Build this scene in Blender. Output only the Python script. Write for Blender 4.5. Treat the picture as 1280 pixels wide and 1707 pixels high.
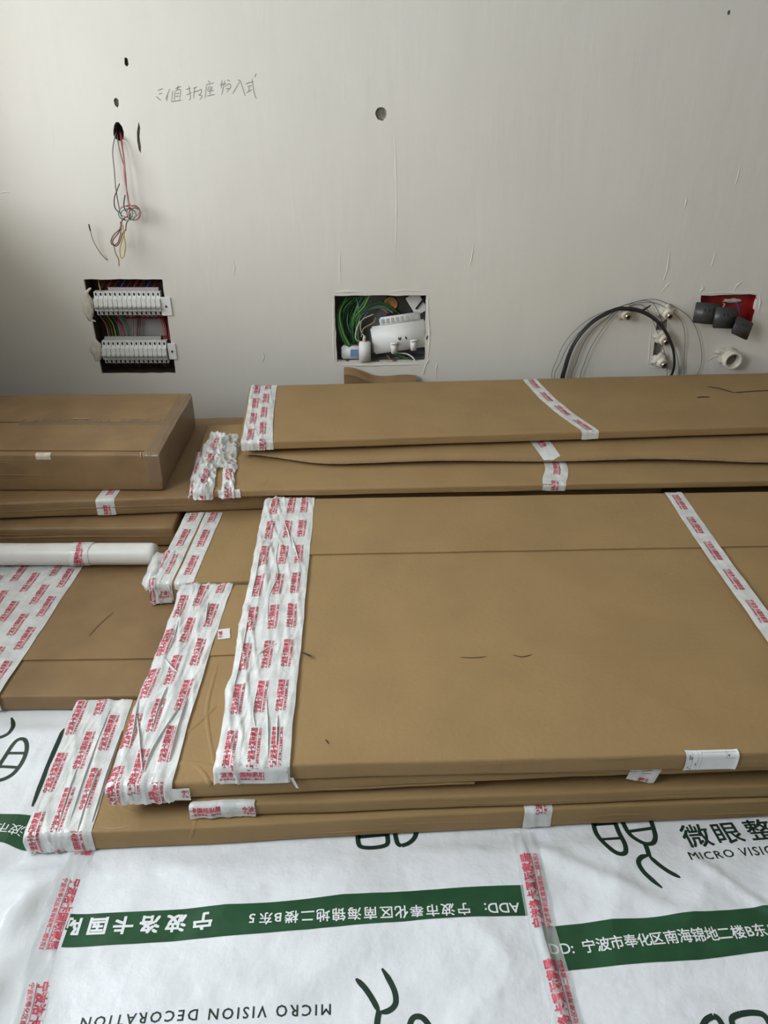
import bpy, bmesh, math, random
from mathutils import Vector, Matrix, noise
from mathutils.geometry import tessellate_polygon

for o in list(bpy.data.objects):
    bpy.data.objects.remove(o)
S = bpy.context.scene
COL = S.collection
R = math.radians
random.seed(7)

# ------------------------------------------------------------------ camera, world, lights, exposure
CAM_H, CAM_F, CAM_P = 1.33, 1283.0, R(30)
cd = bpy.data.cameras.new('camera')
cam = bpy.data.objects.new('camera', cd)
COL.objects.link(cam)
cam.location = (0, 0, CAM_H)
cam.rotation_euler = (R(90) - CAM_P, 0, 0)
cd.sensor_fit = 'VERTICAL'
cd.sensor_height = 36.0
cd.lens = 36.0 * CAM_F / 1707.0
cd.clip_start = 0.02
S.camera = cam

w = bpy.data.worlds.new('overcast_sky')
S.world = w
w.use_nodes = True
wb = w.node_tree.nodes['Background']
wb.inputs[0].default_value = (0.80, 0.90, 1.0, 1)
wb.inputs[1].default_value = 0.8

def area(name, loc, rot, sx, sy, power, color):
    l = bpy.data.lights.new(name, 'AREA')
    l.shape = 'RECTANGLE'
    l.size, l.size_y = sx, sy
    l.energy = power
    l.color = color
    o = bpy.data.objects.new(name, l)
    COL.objects.link(o)
    o.location = loc
    o.rotation_euler = rot
    return o

# daylight through the bay window in the left wall and through an unseen side window added to brighten the front floor
area('bay_window_daylight', (-2.30, 1.98, 1.42), (0, R(-90), 0), 0.85, 1.35, 40, (0.93, 0.97, 1.0))
area('side_window_fill', (-1.80, 0.45, 1.78), (0, R(-90), 0), 1.3, 1.1, 58, (0.90, 0.96, 1.0))

vs = S.view_settings
S.display_settings.display_device = 'sRGB'
vs.view_transform = 'Standard'
vs.look = 'None'
vs.exposure = 0.05
vs.gamma = 1.0
vs.use_curve_mapping = False

# ------------------------------------------------------------------ helpers
def at_wall(x, y, d=2.98):
    """world point that photo pixel (x, y) shows at depth d from the camera"""
    u, v = x - 640.0, y - 853.5
    c, s = math.cos(CAM_P), math.sin(CAM_P)
    t = d / (CAM_F * c - v * s)
    return Vector((u * t, d, CAM_H - (CAM_F * s + v * c) * t))

def mat(name, color, rough=0.6, metal=0.0, var=0.0, vscale=20.0, bump=0.0, bscale=80.0, bdist=0.002,
        alpha=None, color2=None, stretch=(1, 1, 1), spec=0.5, coat=0.0):
    m = bpy.data.materials.new(name)
    m.use_nodes = True
    nt = m.node_tree
    b = nt.nodes['Principled BSDF']
    b.inputs['Base Color'].default_value = (*color, 1)
    b.inputs['Roughness'].default_value = rough
    b.inputs['Metallic'].default_value = metal
    b.inputs['Specular IOR Level'].default_value = spec
    if coat:
        b.inputs['Coat Weight'].default_value = coat
        b.inputs['Coat Roughness'].default_value = 0.2
    tc = nt.nodes.new('ShaderNodeTexCoord')
    mp = nt.nodes.new('ShaderNodeMapping')
    mp.inputs['Scale'].default_value = stretch
    nt.links.new(tc.outputs['Object'], mp.inputs['Vector'])
    if var:
        n = nt.nodes.new('ShaderNodeTexNoise')
        n.inputs['Scale'].default_value = vscale
        n.inputs['Detail'].default_value = 5
        nt.links.new(mp.outputs[0], n.inputs['Vector'])
        mx = nt.nodes.new('ShaderNodeMix')
        mx.data_type = 'RGBA'
        c2 = color2 or tuple(max(0, k * (1 - var)) for k in color)
        c1 = color if color2 else tuple(min(1, k * (1 + var)) for k in color)
        mx.inputs[6].default_value = (*c1, 1)
        mx.inputs[7].default_value = (*c2, 1)
        mr = nt.nodes.new('ShaderNodeMapRange')
        mr.inputs[1].default_value = 0.35
        mr.inputs[2].default_value = 0.65
        nt.links.new(n.outputs[0], mr.inputs[0])
        nt.links.new(mr.outputs[0], mx.inputs[0])
        nt.links.new(mx.outputs[2], b.inputs['Base Color'])
    if bump:
        n2 = nt.nodes.new('ShaderNodeTexNoise')
        n2.inputs['Scale'].default_value = bscale
        n2.inputs['Detail'].default_value = 4
        nt.links.new(mp.outputs[0], n2.inputs['Vector'])
        bp = nt.nodes.new('ShaderNodeBump')
        bp.inputs['Strength'].default_value = bump
        bp.inputs['Distance'].default_value = bdist
        nt.links.new(n2.outputs[0], bp.inputs['Height'])
        nt.links.new(bp.outputs[0], b.inputs['Normal'])
    if alpha is not None:
        b.inputs['Alpha'].default_value = alpha
    return m

M = {}
M['card'] = mat('kraft_cardboard', (0.326, 0.213, 0.096), 0.72, var=0.05, vscale=7, bump=0.5, bscale=95, bdist=0.0018, spec=0.3)
M['card_old'] = mat('brown_carton', (0.250, 0.157, 0.074), 0.55, var=0.12, vscale=9, bump=0.3, bscale=60, bdist=0.0012, spec=0.35)
M['card_edge'] = mat('cut_cardboard_edge', (0.36, 0.26, 0.16), 0.8, var=0.15, vscale=90)
M['card_crack'] = mat('torn_cardboard', (0.06, 0.033, 0.014), 0.9)
M['scratch'] = mat('scratched_cardboard', (0.12, 0.07, 0.035), 0.8)
M['tape'] = mat('white_printed_film', (0.78, 0.80, 0.79), 0.19, var=0.11, vscale=26, bump=0.5, bscale=75, bdist=0.003, alpha=0.86)
M['seam_tape'] = mat('clear_white_film', (0.76, 0.78, 0.78), 0.22, var=0.05, vscale=30, bump=0.3, bscale=70, bdist=0.0015, alpha=0.38)
M['thin_film'] = mat('translucent_film', (0.70, 0.70, 0.68), 0.16, var=0.12, vscale=28, bump=0.4, bscale=60, bdist=0.003, alpha=0.62)
M['red_ink'] = mat('red_ink', (0.56, 0.055, 0.095), 0.45, var=0.25, vscale=60)
M['clear_tape'] = mat('brown_clear_tape', (0.30, 0.21, 0.13), 0.18, bump=0.5, bscale=90, bdist=0.002, alpha=0.55)
M['paper'] = mat('white_paper', (0.83, 0.84, 0.86), 0.55, var=0.02, vscale=40)
M['ink'] = mat('grey_ink', (0.13, 0.13, 0.16), 0.6)
M['sheet'] = mat('white_woven_film', (0.80, 0.83, 0.87), 0.34, var=0.05, vscale=12, bump=0.55, bscale=34, bdist=0.006)
M['sheet_gloss'] = mat('white_glossy_film', (0.80, 0.83, 0.86), 0.15, var=0.03, vscale=14, bump=0.5, bscale=30, bdist=0.004)
M['green'] = mat('dark_green_print', (0.014, 0.075, 0.030), 0.36, var=0.12, vscale=22, bump=0.2, bscale=45, bdist=0.003)
M['ink_green'] = mat('blackish_green_print', (0.012, 0.035, 0.024), 0.4)
M['white_ink'] = mat('white_print', (0.82, 0.85, 0.86), 0.4)
M['tube'] = mat('white_foam_film', (0.74, 0.73, 0.70), 0.38, var=0.04, vscale=15, bump=0.3, bscale=30, bdist=0.002)
M['concrete'] = mat('concrete', (0.34, 0.33, 0.31), 0.9, var=0.15, vscale=6, bump=0.3)
M['paint'] = mat('white_paint', (0.57, 0.55, 0.51), 0.85, var=0.02, vscale=3)
M['raw'] = mat('raw_plaster', (0.22, 0.205, 0.175), 0.95, var=0.3, vscale=60, bump=0.6, bscale=90, bdist=0.003)
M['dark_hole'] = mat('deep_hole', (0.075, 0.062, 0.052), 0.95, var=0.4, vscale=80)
M['lump'] = mat('plaster_lump', (0.62, 0.58, 0.50), 0.9, var=0.1, vscale=50, bump=0.5, bscale=120, bdist=0.003)
M['pencil'] = mat('pencil_mark', (0.30, 0.29, 0.27), 0.9, alpha=0.55)
M['black'] = mat('black_plastic', (0.012, 0.012, 0.013), 0.4)
M['grey_wire'] = mat('thin_grey_wire', (0.10, 0.10, 0.10), 0.4)
M['white_plastic'] = mat('white_plastic', (0.78, 0.78, 0.76), 0.5, var=0.02)
M['grey_plastic'] = mat('grey_plastic', (0.42, 0.43, 0.42), 0.45)
M['lav'] = mat('pale_lavender_plate', (0.42, 0.39, 0.41), 0.5)
M['dark_box'] = mat('dark_metal_box', (0.045, 0.042, 0.036), 0.6, var=0.3, vscale=25)
M['dist_box'] = mat('dark_brown_box', (0.060, 0.036, 0.028), 0.6, var=0.4, vscale=25)
M['grey_box'] = mat('grey_metal_box', (0.20, 0.20, 0.20), 0.5, var=0.15, vscale=18)
M['red_box'] = mat('red_plastic_box', (0.30, 0.012, 0.014), 0.45, var=0.35, vscale=30)
M['socket'] = mat('charcoal_plastic', (0.045, 0.045, 0.047), 0.38)
M['slot'] = mat('slot_black', (0.006, 0.006, 0.006), 0.6)
M['pvc'] = mat('cream_pipe', (0.70, 0.66, 0.56), 0.5, var=0.12, vscale=50)
M['brass'] = mat('nickel_insert', (0.55, 0.50, 0.42), 0.3, metal=0.9)
M['amber'] = mat('amber_disc', (0.42, 0.22, 0.06), 0.45, var=0.3, vscale=60)
M['blue'] = mat('blue_sticker', (0.16, 0.27, 0.50), 0.5)
M['glass'] = mat('window_glass', (0.9, 0.95, 0.95), 0.05, alpha=0.15)
M['alu'] = mat('white_window_frame', (0.70, 0.71, 0.72), 0.4)
for nm, c in dict(red=(0.36, 0.02, 0.02), dkred=(0.17, 0.015, 0.015), yellow=(0.50, 0.36, 0.05), green=(0.04, 0.16, 0.04), ltgreen=(0.12, 0.30, 0.09),
                  teal=(0.06, 0.22, 0.17), pink=(0.38, 0.16, 0.16), dark=(0.02, 0.016, 0.015), brown=(0.12, 0.06, 0.03), grey=(0.17, 0.16, 0.15),
                  orange=(0.45, 0.16, 0.04), cream=(0.60, 0.55, 0.42), tan=(0.30, 0.24, 0.13), white=(0.7, 0.7, 0.68), blue=(0.05, 0.07, 0.2)).items():
    M['w_' + nm] = mat('wire_' + nm, c, 0.4)

def thing(name, label, cat, loc=(0, 0, 0), group=None):
    o = bpy.data.objects.new(name, None)
    COL.objects.link(o)
    o.location = loc
    o.empty_display_size = 0.05
    o['label'] = label
    o['category'] = cat
    if group:
        o['group'] = group
    return o

def top_loc(p):
    v = Vector((0, 0, 0))
    while p is not None:
        v += p.location
        p = p.parent
    return v

def mesh(name, verts, faces, material, parent=None, smooth=False, label=None, mats=None):
    """one mesh object from world coordinates"""
    off = top_loc(parent)
    me = bpy.data.meshes.new(name)
    me.from_pydata([(v[0] - off.x, v[1] - off.y, v[2] - off.z) for v in verts], [], faces)
    me.materials.append(material)
    if smooth:
        me.polygons.foreach_set('use_smooth', [True] * len(me.polygons))
    me.update()
    o = bpy.data.objects.new(name, me)
    COL.objects.link(o)
    if parent is not None:
        o.parent = parent
    if label:
        o['label'] = label
    return o

class MB:
    """collects shapes for ONE mesh"""
    def __init__(s):
        s.v, s.f = [], []
    def add(s, vs, fs):
        n = len(s.v)
        s.v += [Vector(p) for p in vs]
        s.f += [[i + n for i in f] for f in fs]
        return s
    def box(s, c, d, rot=None, bev=0.0, seg=2):
        bm = bmesh.new()
        bmesh.ops.create_cube(bm, size=1.0)
        for v in bm.verts:
            v.co = Vector((v.co.x * d[0], v.co.y * d[1], v.co.z * d[2]))
        if bev:
            bmesh.ops.bevel(bm, geom=bm.edges[:], offset=bev, segments=seg, affect='EDGES')
        mx = Matrix.Translation(c) @ (rot.to_4x4() if rot else Matrix())
        bm.verts.ensure_lookup_table()
        vs_ = [mx @ v.co for v in bm.verts]
        fs_ = [[v.index for v in f.verts] for f in bm.faces]
        bm.free()
        return s.add(vs_, fs_)
    def tube(s, pts, r, n=7, closed=False):
        P = [Vector(p) for p in pts]
        m = len(P)
        rings, up = [], Vector((0.3, -0.5, 0.8)).normalized()
        vs_, fs_ = [], []
        for i in range(m):
            a = P[(i - 1) % m] if (closed or i > 0) else P[i]
            b = P[(i + 1) % m] if (closed or i < m - 1) else P[i]
            t = (b - a).normalized()
            x = t.cross(up)
            if x.length < 1e-4:
                x = t.cross(Vector((1, 0, 0)))
            x.normalize()
            y = t.cross(x).normalized()
            up = x.cross(t).normalized()
            for k in range(n):
                an = 2 * math.pi * k / n
                vs_.append(P[i] + x * math.cos(an) * r + y * math.sin(an) * r)
        for i in range(m if closed else m - 1):
            for k in range(n):
                j = (i + 1) % m
                fs_.append([i * n + k, i * n + (k + 1) % n, j * n + (k + 1) % n, j * n + k])
        if not closed:
            fs_.append(list(range(n))[::-1])
            fs_.append([(m - 1) * n + k for k in range(n)])
        return s.add(vs_, fs_)
    def lathe(s, prof, origin, axis, n=20, close=False):
        """profile [(distance along axis, radius)]"""
        ax = Vector(axis).normalized()
        x = ax.orthogonal().normalized()
        y = ax.cross(x)
        vs_, fs_ = [], []
        for (h, r) in prof:
            for k in range(n):
                an = 2 * math.pi * k / n
                vs_.append(Vector(origin) + ax * h + (x * math.cos(an) + y * math.sin(an)) * r)
        for i in range(len(prof) - 1):
            for k in range(n):
                fs_.append([i * n + k, i * n + (k + 1) % n, (i + 1) * n + (k + 1) % n, (i + 1) * n + k])
        if close:
            fs_.append(list(range(n)))
            fs_.append([(len(prof) - 1) * n + k for k in range(n)])
        return s.add(vs_, fs_)
    def blob(s, c, rad, sd=0, amp=0.3, freq=40, sub=3):
        bm = bmesh.new()
        bmesh.ops.create_icosphere(bm, subdivisions=sub, radius=1.0)
        vs_ = []
        for v in bm.verts:
            q = v.co.copy()
            k = 1 + amp * noise.noise(q * 1.9 + Vector((sd * 3.1, sd, 0))) + 0.4 * amp * noise.noise(q * 5 + Vector((sd, 7, 0)))
            vs_.append(Vector(c) + Vector((q.x * rad[0], q.y * rad[1], q.z * rad[2])) * k)
        fs_ = [[v.index for v in f.verts] for f in bm.faces]
        bm.free()
        return s.add(vs_, fs_)
    def build(s, name, material, parent=None, smooth=False, label=None):
        return mesh(name, s.v, s.f, material, parent, smooth, label)

def smooth_path(pts, n=8, closed=False):
    P = [Vector(p) for p in pts]
    m = len(P)
    out = []
    for i in range(m if closed else m - 1):
        if closed:
            p0, p1, p2, p3 = P[i - 1], P[i], P[(i + 1) % m], P[(i + 2) % m]
        else:
            p0, p1, p2, p3 = P[max(i - 1, 0)], P[i], P[i + 1], P[min(i + 2, m - 1)]
        for k in range(n):
            t = k / n
            out.append(0.5 * ((2 * p1) + (p2 - p0) * t + (2 * p0 - 5 * p1 + 4 * p2 - p3) * t * t + (3 * p1 - p0 - 3 * p2 + p3) * t ** 3))
    if not closed:
        out.append(P[-1])
    return out

def ss(a, b, x):
    t = min(1, max(0, (x - a) / (b - a)))
    return t * t * (3 - 2 * t)

# ---- flat lettering: glyph outlines as triangles in (u, v) units of one em
GLY = {}
def glyphs(txt, bold=0.0, res=2, spacing=1.0):
    key = (txt, bold, res, spacing)
    if key not in GLY:
        cu = bpy.data.curves.new('lettering', 'FONT')
        cu.body = txt
        cu.size = 1.0
        cu.resolution_u = res
        cu.space_character = spacing
        ob = bpy.data.objects.new('lettering', cu)
        COL.objects.link(ob)
        dg = bpy.context.evaluated_depsgraph_get()
        dg.update()
        me = bpy.data.meshes.new_from_object(ob.evaluated_get(dg))
        vs_ = [(v.co.x, v.co.y) for v in me.vertices]
        fs_ = [list(p.vertices) for p in me.polygons]
        bpy.data.objects.remove(ob)
        bpy.data.curves.remove(cu)
        bpy.data.meshes.remove(me)
        xs = [p[0] for p in vs_]
        x0 = min(xs)
        vs_ = [(p[0] - x0, p[1]) for p in vs_]
        if bold:    # a heavier face: the same outline set four times, a hair apart
            n0, f0, base = len(vs_), fs_, vs_
            vs_, fs_ = [], []
            for k, (dx, dy) in enumerate(((-1, -1), (1, -1), (1, 1), (-1, 1))):
                vs_ += [(p[0] + dx * bold, p[1] + dy * bold) for p in base]
                fs_ += [[i + k * n0 for i in f] for f in f0]
        GLY[key] = (vs_, fs_, max(xs) - x0)
    return GLY[key]

def stroke_poly(pts, wd, taper=True, n=10):
    """flat brush stroke as quads in the plane: pts [(x, y)]; wd a width"""
    P = smooth_path([(p[0], p[1], 0) for p in pts], n) if len(pts) > 2 else [Vector((pts[0][0], pts[0][1], 0)).lerp(Vector((pts[1][0], pts[1][1], 0)), k / n) for k in range(n + 1)]
    vs_, fs_ = [], []
    m = len(P)
    for i, p in enumerate(P):
        t = (P[min(i + 1, m - 1)] - P[max(i - 1, 0)]).normalized()
        q = i / (m - 1)
        k = wd / 2 * ((0.35 + 0.65 * min(1, min(q, 1 - q) * 6)) if taper else 1)
        vs_ += [(p.x - t.y * k, p.y + t.x * k), (p.x + t.y * k, p.y - t.x * k)]
        if i:
            fs_.append([2 * i - 2, 2 * i - 1, 2 * i + 1, 2 * i])
    return vs_, fs_

# ------------------------------------------------------------------ the room
def struct(name, mb, m, parent=None, smooth=False):
    o = mb.build(name, m, parent, smooth)
    if parent is None:
        o['kind'] = 'structure'
    return o

# plaster wall material: skim coat with trowel marks
def wall_material():
    m = bpy.data.materials.new('skim_coat_plaster')
    m.use_nodes = True
    nt = m.node_tree
    b = nt.nodes['Principled BSDF']
    b.inputs['Roughness'].default_value = 0.8
    b.inputs['Specular IOR Level'].default_value = 0.3
    tc = nt.nodes.new('ShaderNodeTexCoord')
    def noise_tex(scale, stretch, detail=4, rot=0):
        mp = nt.nodes.new('ShaderNodeMapping')
        mp.inputs['Scale'].default_value = stretch
        mp.inputs['Rotation'].default_value = (0, rot, 0)
        nt.links.new(tc.outputs['Object'], mp.inputs[0])
        n = nt.nodes.new('ShaderNodeTexNoise')
        n.inputs['Scale'].default_value = scale
        n.inputs['Detail'].default_value = detail
        nt.links.new(mp.outputs[0], n.inputs['Vector'])
        return n.outputs[0]
    mx = nt.nodes.new('ShaderNodeMix')
    mx.data_type = 'RGBA'
    mx.inputs[6].default_value = (0.74, 0.715, 0.66, 1)
    mx.inputs[7].default_value = (0.66, 0.635, 0.58, 1)
    nt.links.new(noise_tex(2.2, (1, 1, 0.7)), mx.inputs[0])
    nt.links.new(mx.outputs[2], b.inputs['Base Color'])
    h1 = noise_tex(5, (4, 1, 0.8), 5, R(12))
    h2 = noise_tex(2.0, (1, 1, 1), 2)
    h3 = noise_tex(5, (3.0, 1, 0.7), 2, R(-15))
    r3 = nt.nodes.new('ShaderNodeMapRange')
    r3.inputs[1].default_value = 0.66
    r3.inputs[2].default_value = 0.75
    nt.links.new(h3, r3.inputs[0])
    a1 = nt.nodes.new('ShaderNodeMath'); a1.operation = 'MULTIPLY_ADD'
    a1.inputs[1].default_value = 0.16
    nt.links.new(r3.outputs[0], a1.inputs[0])
    nt.links.new(h1, a1.inputs[2])
    a2 = nt.nodes.new('ShaderNodeMath'); a2.operation = 'MULTIPLY_ADD'
    a2.inputs[1].default_value = 4.5
    nt.links.new(h2, a2.inputs[0])
    nt.links.new(a1.outputs[0], a2.inputs[2])
    bp = nt.nodes.new('ShaderNodeBump')
    bp.inputs['Strength'].default_value = 0.38
    bp.inputs['Distance'].default_value = 0.004
    nt.links.new(a2.outputs[0], bp.inputs['Height'])
    nt.links.new(bp.outputs[0], b.inputs['Normal'])
    return m
M['wall'] = wall_material()

WY = 2.98
XL, XR, YF, ZC = -1.62, 2.7, -2.4, 2.7
def pxpoly(pts, jit=0.0):
    out = []
    for p in pts:
        q = at_wall(*p)
        out.append(((q.x + random.uniform(-jit, jit)), (q.z + random.uniform(-jit, jit))))
    return out
def rough_poly(corners, n=7, jit=0.0025):
    out = []
    m = len(corners)
    for i in range(m):
        a, b = corners[i], corners[(i + 1) % m]
        for k in range(n):
            t = k / n
            out.append((a[0] + (b[0] - a[0]) * t + random.uniform(-jit, jit), a[1] + (b[1] - a[1]) * t + random.uniform(-jit, jit)))
    return out
def oval(cx, cy, rx, ry, n=12, jit=0.0015):
    c = at_wall(cx, cy)
    return [(c.x + rx * math.cos(2 * math.pi * k / n) + random.uniform(-jit, jit), c.z + ry * math.sin(2 * math.pi * k / n) + random.uniform(-jit, jit)) for k in range(n)]
DIST = (-1.142, -0.844, 0.257, 0.632)
WEAK = (-0.190, 0.164, 0.304, 0.571)
RED = (1.222, 1.440, 0.470, 0.573)
def rect(r):
    return [(r[0], r[2]), (r[1], r[2]), (r[1], r[3]), (r[0], r[3])]
holes = [
    (rough_poly(rect(DIST), 9, 0.0015), 0.010, None),
    (rough_poly(rect(WEAK), 9, 0.002), 0.03, None),
    (rough_poly(rect(RED), 6, 0.003), 0.02, None),
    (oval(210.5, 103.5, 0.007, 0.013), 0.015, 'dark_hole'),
    (oval(194, 171, 0.009, 0.014), 0.012, 'raw'),
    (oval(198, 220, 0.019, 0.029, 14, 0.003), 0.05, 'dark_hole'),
    (oval(635, 190, 0.020, 0.021, 14, 0.002), 0.014, 'raw'),
    (oval(1215, 21, 0.006, 0.007, 8, 0.001), 0.008, 'raw'),
    (oval(712, 563, 0.004, 0.010, 8, 0.001), 0.008, 'raw'),
    (pxpoly([(231, 203), (234, 214), (233, 228), (235, 243), (235, 256), (231, 250), (229, 236), (228, 220)], 0.001), 0.012, 'raw'),
    (pxpoly([(1095, 533), (1104, 536), (1113, 531), (1111, 550), (1108, 572), (1102, 592), (1107, 600), (1096, 607), (1086, 608), (1089, 585), (1093, 558)], 0.001), 0.016, 'raw'),
    (pxpoly([(1068, 517), (1086, 507), (1084, 512), (1074, 519)], 0.0005), 0.012, 'raw'),
]
outer = [(XL, 0.0), (XR, 0.0), (XR, ZC), (XL, ZC)]
loops = [outer] + [h[0] for h in holes]
flat = [p for l in loops for p in l]
tris = tessellate_polygon([[Vector((p[0], p[1], 0)) for p in l] for l in loops])
mb = MB()
mb.add([(p[0], WY, p[1]) for p in flat], [list(t) for t in tris])
for poly, dep, cap in holes:
    n = len(poly)
    vs_ = [(p[0], WY, p[1]) for p in poly] + [(p[0], WY + dep, p[1]) for p in poly]
    mb.add(vs_, [[k, (k + 1) % n, n + (k + 1) % n, n + k] for k in range(n)])
wall_back = struct('wall_back', mb, M['wall'])
bmw = bmesh.new(); bmw.from_mesh(wall_back.data)
for f in bmw.faces:
    pass
bmw.free()
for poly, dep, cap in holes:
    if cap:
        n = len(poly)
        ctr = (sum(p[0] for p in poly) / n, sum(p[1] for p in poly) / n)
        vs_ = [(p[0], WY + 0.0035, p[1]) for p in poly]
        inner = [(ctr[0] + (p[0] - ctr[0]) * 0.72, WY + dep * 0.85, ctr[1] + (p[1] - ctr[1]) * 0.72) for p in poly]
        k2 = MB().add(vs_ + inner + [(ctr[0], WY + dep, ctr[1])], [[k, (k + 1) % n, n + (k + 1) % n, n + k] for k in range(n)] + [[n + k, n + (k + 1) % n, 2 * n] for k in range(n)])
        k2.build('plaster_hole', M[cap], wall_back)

# raised plaster: trowel ridges and ragged lips round the openings
def ridge(pts, wd, hgt, m='wall', name='plaster_ridge', parent=wall_back):
    P = smooth_path([tuple(at_wall(*p)) for p in pts], 6)
    vs_, fs_ = [], []
    mm = len(P)
    for i, p in enumerate(P):
        t = (P[min(i + 1, mm - 1)] - P[max(i - 1, 0)]).normalized()
        s_ = Vector((-t.z, 0, t.x))
        q = i / (mm - 1)
        k = max(0.08, math.sin(math.pi * q) ** 0.6) * (0.7 + 0.5 * noise.noise(p * 60))
        for a, h in ((-1, 0), (-0.35, 0.8), (0.2, 1), (1, 0)):
            vs_.append(p + s_ * a * wd * k + Vector((0, -hgt * h * k, 0)))
        if i:
            for a in range(3):
                fs_.append([(i - 1) * 4 + a, (i - 1) * 4 + a + 1, i * 4 + a + 1, i * 4 + a])
    return MB().add(vs_, fs_)
lips = MB()
for pts, wd, hg in [
    ([(556, 488), (575, 486), (600, 487)], 0.008, 0.004), ([(650, 487), (680, 484), (712, 488)], 0.006, 0.003),
    ([(555, 500), (556, 540), (556, 580), (558, 606)], 0.006, 0.003), ([(713, 495), (714, 530), (716, 560), (713, 600)], 0.008, 0.004),
    ([(560, 608), (600, 609), (660, 608), (705, 607)], 0.007, 0.004), ([(705, 625), (709, 610), (716, 598)], 0.006, 0.004), ([(728, 634), (727, 615), (729, 605)], 0.004, 0.003),
    ([(568, 470), (566, 440), (567, 420)], 0.006, 0.002), ([(782, 445), (786, 430), (789, 410)], 0.003, 0.003),
    ([(656, 440), (660, 400), (661, 330), (659, 260), (657, 200)], 0.006, 0.0012),
    ([(1168, 491), (1200, 488), (1240, 489), (1266, 488)], 0.006, 0.004), ([(1266, 490), (1267, 505), (1263, 520)], 0.005, 0.004), ([(1165, 488), (1172, 480), (1168, 476)], 0.007, 0.005),
    ([(1222, 488), (1228, 476), (1236, 470)], 0.005, 0.004), ([(1105, 470), (1112, 450), (1116, 420)], 0.006, 0.003), ([(1100, 490), (1110, 478), (1118, 470)], 0.005, 0.003),
    ([(1185, 445), (1190, 430), (1192, 418)], 0.004, 0.003), ([(1140, 350), (1144, 335), (1143, 325)], 0.005, 0.003), ([(1225, 310), (1231, 290), (1233, 275)], 0.004, 0.002),
    ([(1085, 540), (1083, 575), (1080, 610)], 0.004, 0.003), ([(1080, 612), (1095, 613), (1112, 611)], 0.006, 0.003),
    ([(0, 322), (8, 320), (17, 321)], 0.006, 0.004), ([(86, 202), (89, 228), (89, 252)], 0.002, 0.001),
    ([(140, 495), (146, 485), (152, 480)], 0.008, 0.004), ([(146, 530), (152, 533), (160, 536)], 0.008, 0.004),
    ([(390, 460), (391, 445), (388, 430)], 0.004, 0.002), ([(436, 605), (440, 595), (438, 586)], 0.004, 0.003), ([(1180, 600), (1190, 594), (1202, 592)], 0.004, 0.005), ([(1030, 512), (1050, 509), (1070, 505)], 0.004, 0.003)]:
    r_ = ridge(pts, wd, hg)
    lips.add(r_.v, r_.f)
lo = lips.build('plaster_ridges', M['wall'], wall_back, True)
lo['kind'] = 'stuff'

# pencilled handwriting on the wall
pen = [
    [(80, 262), (140, 240)], [(92, 302), (132, 288)], [(62, 322), (122, 372)],
    [(212, 240), (165, 362)], [(190, 300), (178, 380)], [(240, 258), (230, 386)], [(268, 242), (335, 218)], [(302, 205), (286, 262)], [(266, 265), (260, 370)], [(266, 266), (326, 255), (315, 362)], [(270, 296), (315, 290)], [(270, 326), (312, 320)], [(222, 382), (342, 364)],
    [(385, 252), (436, 235)], [(414, 205), (432, 335), (414, 365)], [(388, 312), (444, 280)], [(458, 242), (506, 220)], [(477, 225), (465, 352)], [(455, 282), (522, 262)], [(508, 272), (548, 250), (540, 300), (512, 300)], [(518, 312), (556, 322), (528, 362)],
    [(620, 155), (640, 180)], [(595, 202), (684, 178)], [(602, 200), (588, 352)], [(628, 218), (614, 264)], [(662, 214), (655, 262)], [(642, 208), (640, 312)], [(614, 272), (684, 258)], [(604, 322), (694, 302)],
    [(766, 148), (760, 245)], [(800, 150), (764, 314)], [(742, 202), (814, 188)], [(820, 148), (854, 160)], [(800, 222), (842, 190), (862, 222), (818, 282)], [(808, 244), (852, 240)],
    [(962, 160), (878, 302)], [(932, 148), (966, 166), (1000, 272), (1017, 322)],
    [(1018, 192), (1104, 164)], [(1038, 222), (1088, 208)], [(1062, 220), (1050, 272)], [(1028, 287), (1092, 250)], [(1088, 130), (1110, 282), (1136, 352)], [(1132, 78), (1118, 124)]]
mb = MB()
for st in pen:
    q = [at_wall(250 + p[0] / 6.4, 110 + p[1] / 6.4) for p in st]
    v_, f_ = stroke_poly([(p.x, p.z) for p in q], 0.0034, True, 5)
    mb.add([(a, WY - 0.0006, b) for a, b in v_], f_)
mb.build('pencil_writing', M['pencil'], wall_back)

# other walls, ceiling, floor
fl = MB().box((0.5, 0.3, -0.05), (4.6, 5.8, 0.1))
struct('floor', fl, M['concrete'])
struct('ceiling', MB().box((0.4, 0.3, ZC + 0.06), (5.4, 5.8, 0.12)), M['paint'])
struct('wall_right', MB().box((XR + 0.06, 0.3, ZC / 2), (0.12, 5.8, ZC)), M['paint'])
struct('wall_front', MB().box(((XL + XR) / 2 - 0.1, YF - 0.1, ZC / 2), (XR - XL + 0.6, 0.2, ZC)), M['paint'])
# left wall with a bay window (window_1) starting near the back corner
BY0, BY1, BZ0, BZ1, BX = 1.25, 2.72, 0.95, 1.92, -2.36
mb = MB()
CY0, CY1, CZ0, CZ1 = -0.15, 1.05, 1.00, 2.45
mb.box((XL - 0.1, (YF + CY0) / 2, ZC / 2), (0.2, CY0 - YF, ZC))
mb.box((XL - 0.1, (CY1 + BY0) / 2, ZC / 2), (0.2, BY0 - CY1, ZC))
mb.box((XL - 0.1, (CY0 + CY1) / 2, CZ0 / 2), (0.2, CY1 - CY0, CZ0))
mb.box((XL - 0.1, (CY0 + CY1) / 2, (CZ1 + ZC) / 2), (0.2, CY1 - CY0, ZC - CZ1))
mb.box((XL - 0.1, (BY1 + WY) / 2 + 0.06, ZC / 2), (0.2, WY - BY1 + 0.12, ZC))
mb.box(((XL + BX) / 2, (BY0 + BY1) / 2, BZ0 / 2), (XL - BX, BY1 - BY0, BZ0))
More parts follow.
